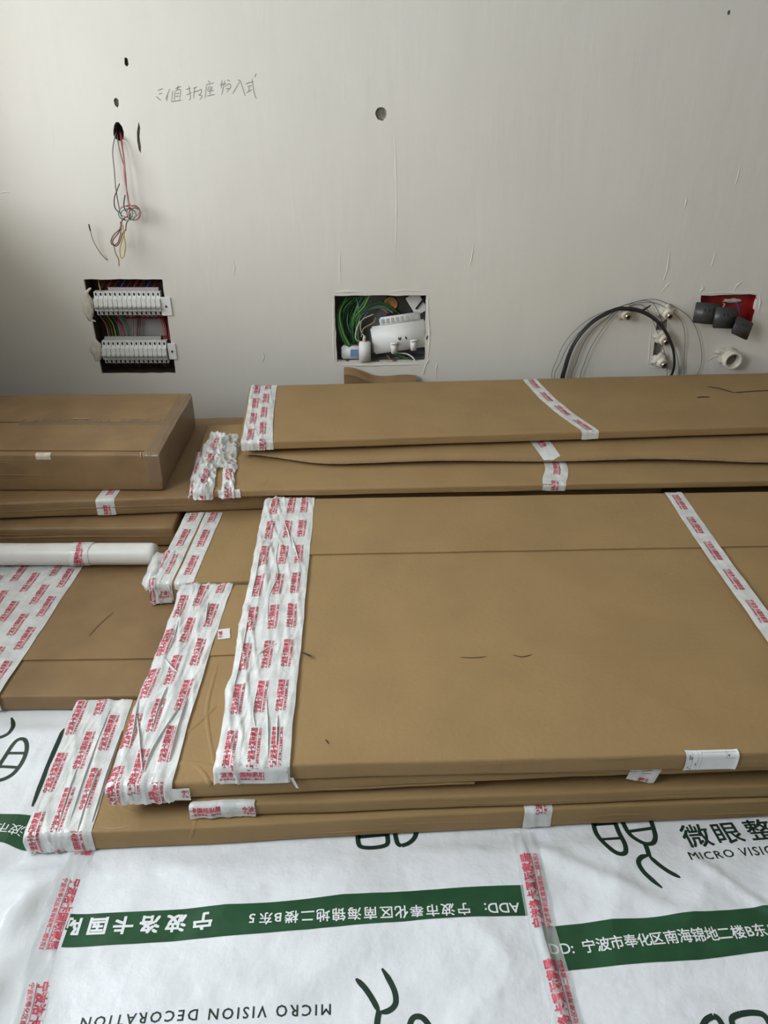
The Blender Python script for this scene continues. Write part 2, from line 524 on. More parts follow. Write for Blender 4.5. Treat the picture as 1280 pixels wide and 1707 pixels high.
mb.box(((XL + BX) / 2, (BY0 + BY1) / 2, (BZ1 + ZC) / 2), (XL - BX, BY1 - BY0, ZC - BZ1))
mb.box(((XL + BX) / 2 - 0.1, BY0 - 0.04, (BZ0 + BZ1) / 2), (XL - BX - 0.2, 0.08, BZ1 - BZ0))
mb.box(((XL + BX) / 2 - 0.1, BY1 + 0.04, (BZ0 + BZ1) / 2), (XL - BX - 0.2, 0.08, BZ1 - BZ0))
struct('wall_left', mb, M['paint'])
def window(name, c, sx, sz, axis):
    fr = MB()
    rot = Matrix.Rotation(R(90), 3, 'Z') if axis == 'x' else None
    def b(dx, dz, wx, wz, th=0.05):
        v = Vector((dx, 0, dz))
        if rot:
            v = rot @ v
        return Vector(c) + v, (wx, th, wz)
    for dx, dz, a, h in ((0, sz / 2 - 0.025, sx, 0.05), (0, -sz / 2 + 0.025, sx, 0.05), (-sx / 2 + 0.025, 0, 0.05, sz), (sx / 2 - 0.025, 0, 0.05, sz), (0, 0, 0.05, sz)):
        p, d = b(dx, dz, a, h)
        fr.box(p, d, rot)
    o = struct(name, fr, M['alu'])
    for k in (-1, 1):
        p, d = b(k * sx / 4, 0, sx / 2 - 0.06, sz - 0.1, 0.006)
        MB().box(p, d, rot).build('pane', M['glass'], o)
window('window_1', (BX + 0.01, (BY0 + BY1) / 2, (BZ0 + BZ1) / 2), BY1 - BY0, BZ1 - BZ0, 'x')
window('fill_window', (XL - 0.22, (CY0 + CY1) / 2, (CZ0 + CZ1) / 2), CY1 - CY0, CZ1 - CZ0, 'x')  # unseen window added so more light reaches the front floor

# ------------------------------------------------------------------ floor protection sheets
SEAM_L = [(-0.573, 1.9), (-0.571, 0.964), (-0.568, 0.882), (-0.564, 0.771), (-0.549, 0.658), (-0.53, 0.2)]
SEAM_R = [(0.262, 1.9), (0.274, 1.011), (0.279, 0.919), (0.281, 0.802), (0.289, 0.72), (0.293, 0.658), (0.305, 0.2)]
def seam_x(sm, y):
    for (xa, ya), (xb, yb) in zip(sm, sm[1:]):
        if yb <= y <= ya:
            return xa + (xb - xa) * (y - ya) / (yb - ya)
    return sm[-1][0]
def p1_front(x):
    return 0.966 + (x + 0.69) * 0.058
def relief(x, y):
    m = 1.0
    if x > -0.76:
        m = min(m, ss(p1_front(x) - 0.012, p1_front(x) - 0.06, y) if x > -0.69 else max(ss(p1_front(x) - 0.012, p1_front(x) - 0.06, y), ss(-0.70, -0.75, x)))
    m = min(m, ss(1.325, 1.27, y))
    p = Vector((x, y, 0))
    h = 0.0085 * (0.5 + noise.noise(p * 4.6)) + 0.0055 * max(0, 1 - 3.0 * abs(noise.noise(Vector((x * 3 + y * 2.2, y * 5 - x * 2.6, 8))))) + 0.0022 * (0.5 + noise.noise(Vector((x * 5 + y * 4, y * 11 - x * 3, 3)))) + 0.0008 * (0.5 + noise.noise(p * 26))
    # diagonal folds on the right hand sheet, below the logo
    if x > 0.25:
        d = (x - 0.3) * 0.55 + (y - 1.0)
        h += 0.009 * math.exp(-((d + 0.03) / 0.020) ** 2) * ss(0.26, 0.32, x) * ss(0.62, 0.45, x)
        d2 = (x - 0.62) * 1.1 + (y - 0.93)
        h += 0.006 * math.exp(-((d2) / 0.016) ** 2) * ss(0.55, 0.64, x) * ss(0.80, 0.72, x)
    # seam ridges
    h += 0.006 * math.exp(-((x - seam_x(SEAM_R, y) + 0.004) / 0.010) ** 2)
    # the puffed-up left sheet
    if x < -0.5:
        e = x - seam_x(SEAM_L, y)
        h += 0.034 * math.exp(-((e + 0.095) / 0.048) ** 2) * ss(0.99, 0.86, y) * (0.72 + 0.55 * noise.noise(Vector((x * 6, y * 11, 5))) + 0.22 * noise.noise(Vector((x * 22, y * 30, 6))))
        h += 0.012 * math.exp(-((x + 0.80) / 0.06) ** 2 - ((y - 0.93) / 0.05) ** 2)
    return max(0.0, h) * m

def no_curl(x, y):
    return 0.0
def curl_left(x, y):
    return 0.0045 * math.exp(-max(0.0, x - seam_x(SEAM_L, y)) / 0.010) * ss(0.965, 0.93, y)
def sheet(name, label, x0f, x1f, y0, y1, base, m, curl=no_curl):
    t = thing(name, label, 'floor sheet', (0, 0, 0), None)
    nx, ny = 150, 170
    vs_, fs_ = [], []
    for j in range(ny + 1):
        # finer rows where the sheet is in view
        q = j / ny
        y = y0 + (y1 - y0) * q
        a, b = x0f(y), x1f(y)
        for i in range(nx + 1):
            x = a + (b - a) * i / nx
            vs_.append((x, y, base + relief(x, y) + curl(x, y)))
    for j in range(ny):
        for i in range(nx):
            k = j * (nx + 1) + i
            fs_.append([k, k + 1, k + nx + 2, k + nx + 1])
    mesh('film', vs_, fs_, m, t, True)
    def S_(x, y, off):
        return Vector((x, y, base + relief(x, y) + curl(x, y) + off))
    t_ = (t, S_)
    return t_
s1 = sheet('floor_protection_sheet', 'glossy puffed-up white floor sheet in the left front corner with a dark oval emblem', lambda y: -1.35, lambda y: seam_x(SEAM_L, y) + 0.03, 0.3, 1.8, 0.0008, M['sheet_gloss'])
s2 = sheet('floor_protection_sheet', 'white floor sheet between the two taped seams, its green band printed upside down', lambda y: seam_x(SEAM_L, y), lambda y: seam_x(SEAM_R, y), 0.3, 1.6, 0.0022, M['sheet'], curl_left)
s3 = sheet('floor_protection_sheet', 'white floor sheet at right front with an upright green band and company name', lambda y: seam_x(SEAM_R, y) - 0.02, lambda y: 1.5, 0.3, 1.6, 0.0012, M['sheet'])

def decal(name, parent, S_, parts, m, off, cell=None, clip=None):
    mb = MB()
    for (v_, f_) in parts:
        if clip:
            f_ = [f for f in f_ if all(clip(*v_[i]) for i in f)]
        mb.add([S_(p[0], p[1], off) for p in v_], f_)
    if mb.f:
        o = mb.build(name, m, parent)
        if name == 'printed_address':
            o['kind'] = 'stuff'
        return o

def frame(ox, oy, ang, sc=1.0):
    c, s = math.cos(ang), math.sin(ang)
    return lambda u, v: (ox + sc * (u * c - v * s), oy + sc * (u * s + v * c))
def place(g, fr, sx=1.0, sy=None, u0=0, v0=0):
    sy = sy or sx
    return ([fr(u0 + p[0] * sx, v0 + p[1] * sy) for p in g[0]], g[1])
def band(fr_top, xs, height, n=220):
    """strip between two curves given as functions of x"""
    vs_, fs_ = [], []
    for i in range(n + 1):
        x = xs[0] + (xs[1] - xs[0]) * i / n
        a, b = fr_top(x), fr_top(x) - height(x)
        for k in range(15):
            vs_.append((x, a + (b - a) * k / 14))
        if i:
            for k in range(14):
                q = (i - 1) * 15 + k
                fs_.append([q, q + 1, q + 16, q + 15])
    return vs_, fs_

# emblem in local metres, origin where the stem meets the two legs
EMB = [
    ([(-0.046, 0.122), (-0.062, 0.116), (-0.076, 0.100), (-0.082, 0.070), (-0.078, 0.040), (-0.068, 0.018), (-0.056, 0.007), (-0.043, 0.010), (-0.037, 0.030), (-0.036, 0.065), (-0.036, 0.095), (-0.039, 0.116), (-0.046, 0.122)], 0.0072),
    ([(-0.079, 0.046), (-0.037, 0.046)], 0.0055), ([(-0.080, 0.084), (-0.036, 0.084)], 0.0055),
    ([(0.000, 0.122), (-0.018, 0.116), (-0.020, 0.095), (-0.018, 0.065), (-0.012, 0.045), (0.003, 0.029), (0.020, 0.029), (0.032, 0.044), (0.037, 0.066), (0.039, 0.095), (0.036, 0.116), (0.020, 0.122), (0.000, 0.122)], 0.0072),
    ([(-0.016, 0.062), (0.036, 0.066)], 0.0055), ([(-0.019, 0.094), (0.038, 0.096)], 0.0055),
    ([(0.004, 0.030), (0.003, 0.014), (0.001, 0.000)], 0.0075),
    ([(0.002, 0.002), (-0.014, -0.001), (-0.025, -0.012), (-0.024, -0.030), (-0.014, -0.050), (-0.001, -0.068)], 0.0072),
    ([(0.001, 0.001), (0.012, -0.018), (0.026, -0.036), (0.042, -0.050)], 0.0072)]
def emblem(fr, sc=1.0, gap=0.0):
    out = []
    for n_, (pts, wd) in enumerate(EMB):
        if n_ < 3:
            pts = [(p[0] - gap, p[1]) for p in pts]
        v_, f_ = stroke_poly(pts, wd * 1.3, len(pts) in (6, 4), 5)
        out.append(([fr(p[0] * sc, p[1] * sc) for p in v_], f_))
    return out

ADD = 'ADD:'
ADDR = '宁波市奉化区南海锦地二楼B东5'
def address(fr, em, pitch, u0=0.0, v0=0.0):
    parts = [place(glyphs(ADD, 0.010, 3), fr, em * 1.06, em * 1.06, u0, v0)]
    u = u0 + 3.25 * pitch
    for ch in ADDR:
        g = glyphs(ch, 0.014, 2)
        wch = pitch if ord(ch) > 255 else pitch * 0.66
        parts.append(place(g, fr, em, em, u + (0 if ord(ch) > 255 else 0.1 * em), v0))
        u += wch
    return parts

# --- right hand sheet (upright)
t3, S3 = s3
A3 = R(4.9)
top3 = lambda x: 0.8175 + (x - 0.283) * 0.083 + 0.0015 * math.sin(x * 21)
decal('printed_band', t3, S3, [band(top3, (0.262, 1.05), lambda x: 0.079)], M['green'], 0.0006, clip=lambda x, y: x > seam_x(SEAM_R, y) - 0.016)
decal('printed_address', t3, S3, address(frame(0.268, 0.766, R(4.7)), 0.0250, 0.0243), M['white_ink'], 0.0014, clip=lambda x, y: x > seam_x(SEAM_R, y) - 0.016)
decal('printed_emblem', t3, S3, emblem(frame(0.512, 0.957, A3)), M['ink_green'], 0.0005)
nm = []
for k, ch in enumerate('微眼整装'):
    nm.append(place(glyphs(ch, 0.012, 2), frame(0.597, 0.984, R(5.2)), 0.058, 0.056, 0.0665 * k, 0.0))
decal('printed_company_name', t3, S3, nm, M['ink_green'], 0.0005)
decal('printed_english_name', t3, S3, [place(glyphs('MICRO VISION DECORATION', 0.010, 2, 1.16), frame(0.592, 0.949, R(4.6)), 0.0262)], M['ink_green'], 0.0005)
decal('printed_emblem', t3, S3, emblem(frame(0.585, 0.548, A3)), M['ink_green'], 0.0005)
# --- middle sheet (upside down)
t2, S2 = s2
top2 = lambda x: 0.8375 + (x + 0.541) * 0.0755 + 0.002 * math.sin(x * 9 + 1)
decal('printed_band', t2, S2, [band(top2, (-0.60, 0.30), lambda x: 0.060)], M['green'], 0.0006, clip=lambda x, y: seam_x(SEAM_L, y) + 0.002 < x < seam_x(SEAM_R, y) - 0.018)
U2 = R(180 + 3.0)
decal('printed_address', t2, S2, address(frame(0.246, 0.8615, U2), 0.0258, 0.0281), M['white_ink'], 0.0014)
nb = []
for k, ch in enumerate('宁波洛卡国际'):
    nb.append(place(glyphs(ch, 0.03, 2), frame(-0.308, 0.838, R(180 + 2.6)), 0.037, 0.034, 0.0465 * k, 0.0))
decal('printed_shop_name', t2, S2, nb, M['white_ink'], 0.0014, clip=lambda x, y: x > seam_x(SEAM_L, y) + 0.002)
decal('printed_english_name', t2, S2, [place(glyphs('MICRO VISION DECORATION', 0.010, 2, 1.32), frame(-0.087, 0.6865, U2), 0.0238)], M['ink_green'], 0.0005)
decal('printed_emblem', t2, S2, emblem(frame(-0.007, 0.675, R(180 - 2)), 1.0, 0.010), M['ink_green'], 0.0005)
decal('printed_emblem', t2, S2, emblem(frame(-0.020, 1.102, R(180 + 4)), 1.0), M['ink_green'], 0.0005)
# --- left sheet (upside down)
t1, S1 = s1
top1 = lambda x: 1.0505 + (x + 0.784) * 0.03 + 0.002 * math.sin(x * 14)
decal('printed_band', t1, S1, [band(top1, (-1.33, -0.585), lambda x: 0.068 + 0.012 * ss(-0.76, -0.70, x), 70)], M['green'], 0.0007)
sq = []
for k, ch in enumerate('区化奉市波宁'[::-1]):
    sq.append(place(glyphs(ch, 0.0, 2), frame(-0.690, 1.022, R(180 - 4)), 0.030, 0.027, 0.030 * k, 0.0))
decal('printed_address', t1, S1, sq, M['white_ink'], 0.0015)
decal('printed_emblem', t1, S1, emblem(frame(-0.884, 1.263, R(180 - 3)), 1.0, 0.012), M['ink_green'], 0.0006)
v_, f_ = stroke_poly([(-0.737, 1.29), (-0.736, 1.26), (-0.735, 1.225), (-0.733, 1.15), (-0.728, 1.075)], 0.011, True, 6)
decal('printed_letter', t1, S1, [(v_, f_)], M['ink_green'], 0.0006)

# ------------------------------------------------------------------ packages and their tape
MAIN, SMALL = '宁波洛卡国际家居', '宁波市奉化区南海锦地二楼B东5'
class Pack:
    def __init__(s, name, label, FL, FR, BL, BR, z0, z1, r=0.004, seed=0, amp=0.0025, m='card', cat='package', sag=None, group=None, bot=None):
        s.bot = bot
        s.c = [Vector(p) for p in (FL, FR, BL, BR)]
        s.L = ((s.c[1] - s.c[0]).length + (s.c[3] - s.c[2]).length) / 2
        s.W = ((s.c[2] - s.c[0]).length + (s.c[3] - s.c[1]).length) / 2
        s.z0, s.z1, s.r, s.seed, s.amp, s.sag = z0, z1, r, seed, amp, sag
        s.root = thing(name, label, cat, (FL[0], FL[1], z0), group)
        s.body(M[m])
    def world(s, x, y, z):
        """local metres (x right from the left end, y back from the front edge) to world, with the package's own unevenness"""
        u, v = x / s.L, y / s.W
        c = s.c
        p = c[0] * ((1 - u) * (1 - v)) + c[1] * (u * (1 - v)) + c[2] * ((1 - u) * v) + c[3] * (u * v)
        q = Vector((p.x * 4.5, p.y * 4.5, s.seed * 5.3))
        k = min(1.0, max(0.0, (z - s.z0) / max(1e-4, s.z1 - s.z0)))
        dx = s.amp * 0.8 * noise.noise(q * 2 + Vector((0, 0, 9)))
        dy = s.amp * (noise.noise(q + Vector((0, 0, 4))) + 0.5 * noise.noise(Vector((p.x * 14, z * 30, s.seed))))
        dz = s.amp * 0.45 * noise.noise(q * 1.3) * k
        if s.sag:
            dz += s.sag(x, y) * k
        if s.bot:
            dz += s.bot(x, y) * (1 - k)
        return Vector((p.x + dx, p.y + dy, z + dz))
    def body(s, m):
        L, W, T, r = s.L, s.W, s.z1 - s.z0, s.r
        prof = []
        def seg(a, b, n):
            for k in range(n):
                prof.append((a[0] + (b[0] - a[0]) * k / n, a[1] + (b[1] - a[1]) * k / n))
        def arc(cy, cz, a0, n=3):
            for k in range(n):
                an = R(a0 + 90 * k / n)
                prof.append((cy + r * math.cos(an), cz + r * math.sin(an)))
        # counter clockwise seen from the right: start at the bottom back corner
        arc(W - r, r, -90); seg((W, r), (W, T - r), 3)
        arc(W - r, T - r, 0); seg((W - r, T), (r, T), 26)
        arc(r, T - r, 90); seg((0, T - r), (0, r), 4)
        arc(r, r, 180); seg((r, 0), (W - r, 0), 6)
        n = len(prof)
        sts = [(0, r), (r * 0.3, r * 0.3), (r, 0)]
        N = max(24, int(L / 0.035))
        sts += [(r + (L - 2 * r) * k / N, 0) for k in range(1, N)]
        sts += [(L - r, 0), (L - r * 0.3, r * 0.3), (L, r)]
        vs_, fs_ = [], []
        for x, ins in sts:
            for (y, z) in prof:
                yy = ins + y * (W - 2 * ins) / W
                zz = ins + z * (T - 2 * ins) / T
                vs_.append(s.world(x, yy, s.z0 + zz))
        for i in range(len(sts) - 1):
            for k in range(n):
                fs_.append([i * n + k, i * n + (k + 1) % n, (i + 1) * n + (k + 1) % n, (i + 1) * n + k])
        fs_.append(list(range(n))[::-1])
        fs_.append([(len(sts) - 1) * n + k for k in range(n)])
        s.bodyobj = mesh('carton_body', vs_, fs_, m, s.root, True)
        me = s.bodyobj.data
        for p in me.polygons:
            if len(p.vertices) > 4:
                p.use_smooth = False
    def _fold(s, a, lim):
        """arc length coordinate over a rounded edge -> (position, drop, outward amount)"""
        r = s.r
        q = math.pi * r / 2
        if a >= r:
            return a, 0.0, 0.0
        th = (r - a) / r
        if th <= math.pi / 2:
            return r - r * math.sin(th), r * (1 - math.cos(th)), math.sin(th)
        return 0.0, r + (r - q - a), 1.0
    def surf(s, a, b, off):
        """point off metres above the skin; a < 0 runs down the left end, b < 0 down the front"""
        x, dxp, nx = s._fold(a, 0)
        y, dyp, ny = s._fold(b, 0)
        d = dxp + dyp
        if b > s.W - s.r:
            y, dbp, nb = s._fold(s.W - b, 0)
            y = s.W - y
            d += dbp
            ny = -nb
        d = min(d, (s.z1 - s.z0) * (1.9 if s.bot else 1) - 0.0005)
        up = max(0.0, 1 - max(abs(nx), abs(ny)))
        nrm = Vector((-nx, -ny, max(0.02, math.sqrt(max(0, 1 - nx * nx - ny * ny)))))
        nrm.normalize()
        p = s.world(x, y, max(s.z0, s.z1 - d)) if not s.bot else s.world(x, y, s.z1) - Vector((0, 0, d))
        return p + nrm * off

def wrinkle(seed, a, b):
    n1 = noise.noise(Vector((a * 30 + b * 5, b * 3.0, seed)))
    n2 = noise.noise(Vector((a * 62 - b * 9, b * 6.0 + a * 12, seed + 9)))
    n3 = noise.noise(Vector((a * 20, b * 14, seed + 3)))
    return 0.75 * max(0, 1 - abs(n1) * 4.0) ** 1.5 + 0.45 * max(0, 1 - abs(n2) * 3.5) ** 2 + 0.35 * max(0, n3 + 0.2)
def crumple(seed, a, b):
    return 1.3 * max(0, 1 - 2.6 * abs(noise.noise(Vector((a * 34, b * 30, seed + 20))))) + 0.8 * max(0, 1 - 3 * abs(noise.noise(Vector((a * 60 + b * 30, b * 48, seed + 30)))))

def strip(pk, line, wd=0.055, layer=0, amp=0.002, phase=0.0, sc=1.0, prints=True, m='tape', name='tape_strip', jag=0.0015, pitch=0.135, parent=None, surf=None, seed=0, vshift=0.0, cross=0.0):
    """a length of printed tape laid along line [(a, b)...] on a package's skin"""
    P = [Vector((p[0], p[1], 0)) for p in line]
    P = smooth_path(P, 12) if len(P) > 2 else [P[0].lerp(P[1], k / 12) for k in range(13)]
    cum = [0.0]
    for i in range(1, len(P)):
        cum.append(cum[-1] + (P[i] - P[i - 1]).length)
    tot = cum[-1]
    st = 0.006
    nu = max(4, int(tot / st))
    nv = max(8, int(wd / 0.0032))
    sf = surf or pk.surf
    sd = seed or (pk.seed * 7.7 if pk else 1.0)
    grid = []
    j = 0
    for i in range(nu + 1):
        u = tot * i / nu
        while j < len(P) - 2 and cum[j + 1] < u:
            j += 1
        t = (u - cum[j]) / max(1e-6, cum[j + 1] - cum[j])
        c = P[j].lerp(P[j + 1], t)
        d = (P[j + 1] - P[j]).normalized()
        ac = Vector((d.y, -d.x, 0))
        row = []
        e0 = jag * noise.noise(Vector((u * 18, layer * 3.3 + phase * 10, sd)))
        e1 = jag * noise.noise(Vector((u * 18, layer * 3.3 + phase * 10 + 40, sd)))
        for k in range(nv + 1):
            q = k / nv
            v = -wd / 2 + wd * q + (1 - q) * e0 + q * e1
            uu = 0.0
            if i in (0, nu):
                uu = 0.003 * noise.noise(Vector((k * 0.9, layer, sd + 2)))
            ab = c + ac * v + d * uu
            h = 0.0008 + 0.0006 * layer + 1.5 * amp * (wrinkle(sd, ab.x, ab.y) + cross * crumple(sd, ab.x, ab.y)) * (0.25 + 0.75 * min(1, 6 * min(q, 1 - q) + 0.2))
            row.append(sf(ab.x, ab.y, h))
        grid.append(row)
    vs_ = [p for row in grid for p in row]
    fs_ = []
    for i in range(nu):
        for k in range(nv):
            q = i * (nv + 1) + k
            fs_.append([q, q + 1, q + nv + 2, q + nv + 1])
    par = parent or pk.root
    o = mesh(name, vs_, fs_, M[m], par, True)
    if prints:
        mb = MB()
        def S_(u, v):
            fu, fv = u / tot * nu, (v + wd / 2) / wd * nv
            i, k = min(nu - 1, max(0, int(fu))), min(nv - 1, max(0, int(fv)))
            fu -= i; fv -= k
            A, B, C, D = grid[i][k], grid[i][k + 1], grid[i + 1][k], grid[i + 1][k + 1]
            p = A * ((1 - fu) * (1 - fv)) + B * ((1 - fu) * fv) + C * (fu * (1 - fv)) + D * (fu * fv)
            n = (C - A + D - B).cross(B - A + D - C)
            if n.length > 1e-12:
                n.normalize()
            n = -n
            return p + n * 0.00045
        em, es = 0.0115 * sc, 0.0060 * sc
        # direction of the normal: the skin's outside
        gm, gs = glyphs(MAIN, 0.03, 1), glyphs(SMALL, 0.02, 1)
        lm = 0.092 * sc
        u0 = -phase * pitch
        while u0 < tot:
            for g, ln, hgt, v0 in ((gm, lm, 0.0135 * sc, 0.0015 * sc), (gs, lm, 0.0066 * sc, 0.0118 * sc)):
                k = ln / g[2]
                pts = [(u0 + p[0] * k, vshift + v0 - p[1] * hgt) for p in g[0]]
                f2 = [f for f in g[1] if all(0.001 < pts[i][0] < tot - 0.001 and -wd / 2 < pts[i][1] < wd / 2 for i in f)]
                if f2:
                    used = sorted({i for f in f2 for i in f})
                    ix = {q: n for n, q in enumerate(used)}
                    mb.add([S_(*pts[i]) for i in used], [[ix[i] for i in f] for f in f2])
            # thin rule between the two lines
            n = 16
            rl = [(u0 + lm * q / n, vshift + vv * sc) for q in range(n + 1) for vv in (0.0033, 0.0041)]
            f2 = [[2 * q, 2 * q + 1, 2 * q + 3, 2 * q + 2] for q in range(n) if rl[2 * q][0] > 0.001 and rl[2 * q + 2][0] < tot - 0.001]
            if f2 and abs(vshift) + 0.005 < wd / 2:
                mb.add([S_(max(0, min(tot, p[0])), p[1]) for p in rl], f2)
            u0 += pitch
        if mb.f:
            mb.build('printed_text', M['red_ink'], o)['kind'] = 'stuff'
    return o

def slab(pk, pts, th, name, m, off=0.0006, n=10):
    """a flat piece of board lying on a package's top: pts a quad (a, b) x4 given front-left, front-right, back-right, back-left"""
    A, B, C, D = pts
    vs_, fs_ = [], []
    nx, ny = n * 4, n
    for lay in (0, 1):
        for j in range(ny + 1):
            for i in range(nx + 1):
                u, v = i / nx, j / ny
                a = (A[0] * (1 - u) + B[0] * u) * (1 - v) + (D[0] * (1 - u) + C[0] * u) * v
                b = (A[1] * (1 - u) + B[1] * u) * (1 - v) + (D[1] * (1 - u) + C[1] * u) * v
                vs_.append(pk.surf(a, b, off + (th if lay else 0) * (1 if v < 0.99 else 0.6)))
    N = (nx + 1) * (ny + 1)
    for j in range(ny):
        for i in range(nx):
            q = j * (nx + 1) + i
            fs_.append([N + q, N + q + 1, N + q + nx + 2, N + q + nx + 1])
            fs_.append([q, q + nx + 1, q + nx + 2, q + 1])
    per = [i for i in range(nx + 1)] + [j * (nx + 1) + nx for j in range(1, ny + 1)] + [ny * (nx + 1) + i for i in range(nx - 1, -1, -1)] + [j * (nx + 1) for j in range(ny - 1, 0, -1)]
    for i in range(len(per)):
        a, b = per[i], per[(i + 1) % len(per)]
        fs_.append([a, b, N + b, N + a])
    return mesh(name, vs_, fs_, M[m], pk.root, False)

def sliver(pk, pts, wd, name='tear', m='card_crack', off=0.0009):
    v_, f_ = stroke_poly(pts, wd, True, 5)
    return MB().add([pk.surf(p[0], p[1], off) for p in v_], f_).build(name, M[m], pk.root)

def fold_line(pk, pts, wd, hgt, name='crease', m='card'):
    """a raised crease along (a, b) points"""
    P = smooth_path([(p[0], p[1], 0) for p in pts], 8) if len(pts) > 2 else [Vector((*pts[0], 0)).lerp(Vector((*pts[1], 0)), k / 16) for k in range(17)]
    vs_, fs_ = [], []
    mm = len(P)
    for i, p in enumerate(P):
        t = (P[min(i + 1, mm - 1)] - P[max(i - 1, 0)]).normalized()
        s_ = Vector((-t.y, t.x, 0))
        k = 0.15 + 0.85 * math.sin(math.pi * i / (mm - 1)) ** 0.5
        for a, h in ((-1, -0.0002), (0, hgt * k), (1, -0.0002)):
            q = p + s_ * a * wd
            vs_.append(pk.surf(q.x, q.y, h))
        if i:
            for a in range(2):
                fs_.append([(i - 1) * 3 + a, (i - 1) * 3 + a + 1, i * 3 + a + 1, i * 3 + a])
    return mesh(name, vs_, fs_, M[m], pk.root, True)

# ---- tape over the seams between the floor sheets
def floor_surf(a, b, off):
    return Vector((a, b, 0.0036 + relief(a, b) + off))
tr = thing('seam_tape', 'clear printed tape along the floor seam at right, between the two green bands', 'tape', (0.28, 0.7, 0.003))
strip(None, [(seam_x(SEAM_R, y) - 0.001, y) for y in (0.30, 0.5, 0.658, 0.72, 0.80, 0.86, 0.92, 0.97, 1.012)], 0.050, 0, 0.0022, 0.435, sc=1.55, m='seam_tape', pitch=0.2, parent=tr, surf=floor_surf, seed=21.0, jag=0.002)
tl = thing('seam_tape', 'clear printed tape along the floor seam at left, beside the puffed-up sheet', 'tape', (-0.58, 0.7, 0.003))
strip(None, [(seam_x(SEAM_L, y) - 0.021, y) for y in (1.0, 0.94, 0.88, 0.82, 0.77, 0.71, 0.658, 0.5, 0.30)], 0.050, 0, 0.0022, 0.5, sc=1.45, m='seam_tape', pitch=0.19, parent=tl, surf=floor_surf, seed=22.0, jag=0.002, vshift=-0.008)

# ---- bottom long package
P1 = Pack('flat_package', 'lowest long flat carton of the front pile, its taped left end sticking out furthest', (-0.690, 0.966), (1.45, 1.090), (-0.712, 1.330), (1.43, 1.362), 0.0055, 0.057, 0.005, 1)
strip(P1, [(0.098, -0.048), (0.098, 0.364)], 0.06, 0, 0.0024, 0.30)
strip(P1, [(0.057, -0.048), (0.059, 0.364)], 0.058, 1, 0.0026, 0.62)
strip(P1, [(0.016, -0.046), (0.014, 0.364)], 0.056, 2, 0.0026, 0.02)
strip(P1, [(-0.030, 0.002), (-0.030, 0.364)], 0.034, 1, 0.001, 0.5)
strip(P1, [(0.997, -0.047), (0.997, 0.12)], 0.056, 0, 0.001, 0.72, vshift=0.004)
sliver(P1, [(0.135, 0.010), (0.17, 0.006), (0.20, 0.012)], 0.002, 'crease', 'card_edge', 0.0004)
fold_line(P1, [(0.142, 0.088), (0.175, 0.050), (0.215, 0.035)], 0.004, 0.0012)
fold_line(P1, [(0.325, 0.030), (0.322, -0.004), (0.312, -0.03)], 0.005, 0.0018)

# ---- long flat carton lying behind it on the left
PC = Pack('flat_package', 'wide flat carton lying on the floor sheet in front of the white tube', (-1.22, 1.343), (0.55, 1.372), (-1.20, 2.30), (0.55, 2.31), 0.0055, 0.050, 0.005, 2, 0.003, 'card_old')
slab(PC, [(0.23, 0.125), (1.15, 0.130), (1.15, 0.60), (0.23, 0.60)], 0.004, 'top_flap', 'card_old')
for k, (a, lay, ph) in enumerate(((0.292, 2, 0.55), (0.250, 3, 0.15), (0.200, 4, 0.72), (0.150, 3, 0.35), (0.100, 2, 0.8))):
    strip(PC, [(a - 0.006, -0.035), (a, 0.54)], 0.058, lay + 7, 0.0015, ph)
sliver(PC, [(0.450, 0.215), (0.462, 0.265), (0.482, 0.315)], 0.004, 'scratch', 'scratch', 0.0052)

# ---- second, shorter package of the front pile
P2 = Pack('flat_package', 'thin flat carton second from the floor in the front pile, tape round its left end', (-0.375, 1.003), (1.42, 1.080), (-0.390, 1.640), (1.40, 1.655), 0.061, 0.094, 0.005, 3)
strip(P2, [(0.0, -0.014), (0.125, -0.014)], 0.05, 1, 0.0022, 0.25, jag=0.003, vshift=-0.004)

# ---- third package, with the wide crumpled wrap
def bot3(x, y):
    return -0.020 * max(ss(0.80, 0.25, x), ss(0.10, 0.30, y))
def sag3(x, y):
    return -0.010 * ss(0.35, 0.0, x) * ss(0.5, 0.1, y)
P3 = Pack('flat_package', 'flat carton under the topmost one, its dented left end in a broad crumpled tape wrap', (-0.525, 1.012), (1.45, 1.097), (-0.532, 1.672), (1.43, 1.700), 0.118, 0.141, 0.006, 4, 0.003, bot=bot3)
slab(P3, [(0.124, 0.354), (0.60, 0.372), (0.60, 0.640), (0.124, 0.632)], 0.003, 'top_flap', 'card')
strip(P3, [(0.088, -0.040), (0.092, 0.30), (0.105, 0.672)], 0.058, 6, 0.0034, 0.35)
strip(P3, [(0.045, -0.040), (0.048, 0.30), (0.062, 0.672)], 0.060, 7, 0.0042, 0.78)
strip(P3, [(0.006, -0.040), (0.010, 0.30), (0.020, 0.672)], 0.050, 8, 0.0038, 0.10)
strip(P3, [(-0.034, 0.0), (-0.034, 0.64)], 0.03, 1, 0.002, 0.3)
strip(P3, [(0.04, -0.020), (0.150, -0.020)], 0.036, 8, 0.001, 0.30, vshift=-0.003, jag=0.003)
strip(P3, [(0.130, 0.425), (0.158, 0.430)], 0.036, 7, 0.0006, 0.6, jag=0.003)
fold_line(P3, [(0.145, 0.33), (0.150, 0.18), (0.195, 0.03)], 0.005, 0.0034)
fold_line(P3, [(0.115, 0.12), (0.15, 0.17), (0.165, 0.20)], 0.005, 0.0032)
fold_line(P3, [(0.12, 0.05), (0.16, 0.045), (0.21, 0.030)], 0.006, 0.0042)
fold_line(P3, [(0.15, 0.046), (0.175, 0.02), (0.19, -0.006)], 0.005, 0.0036)
fold_line(P3, [(0.13, -0.022), (0.2, -0.026), (0.42, -0.028), (0.7, -0.024)], 0.003, 0.0016)
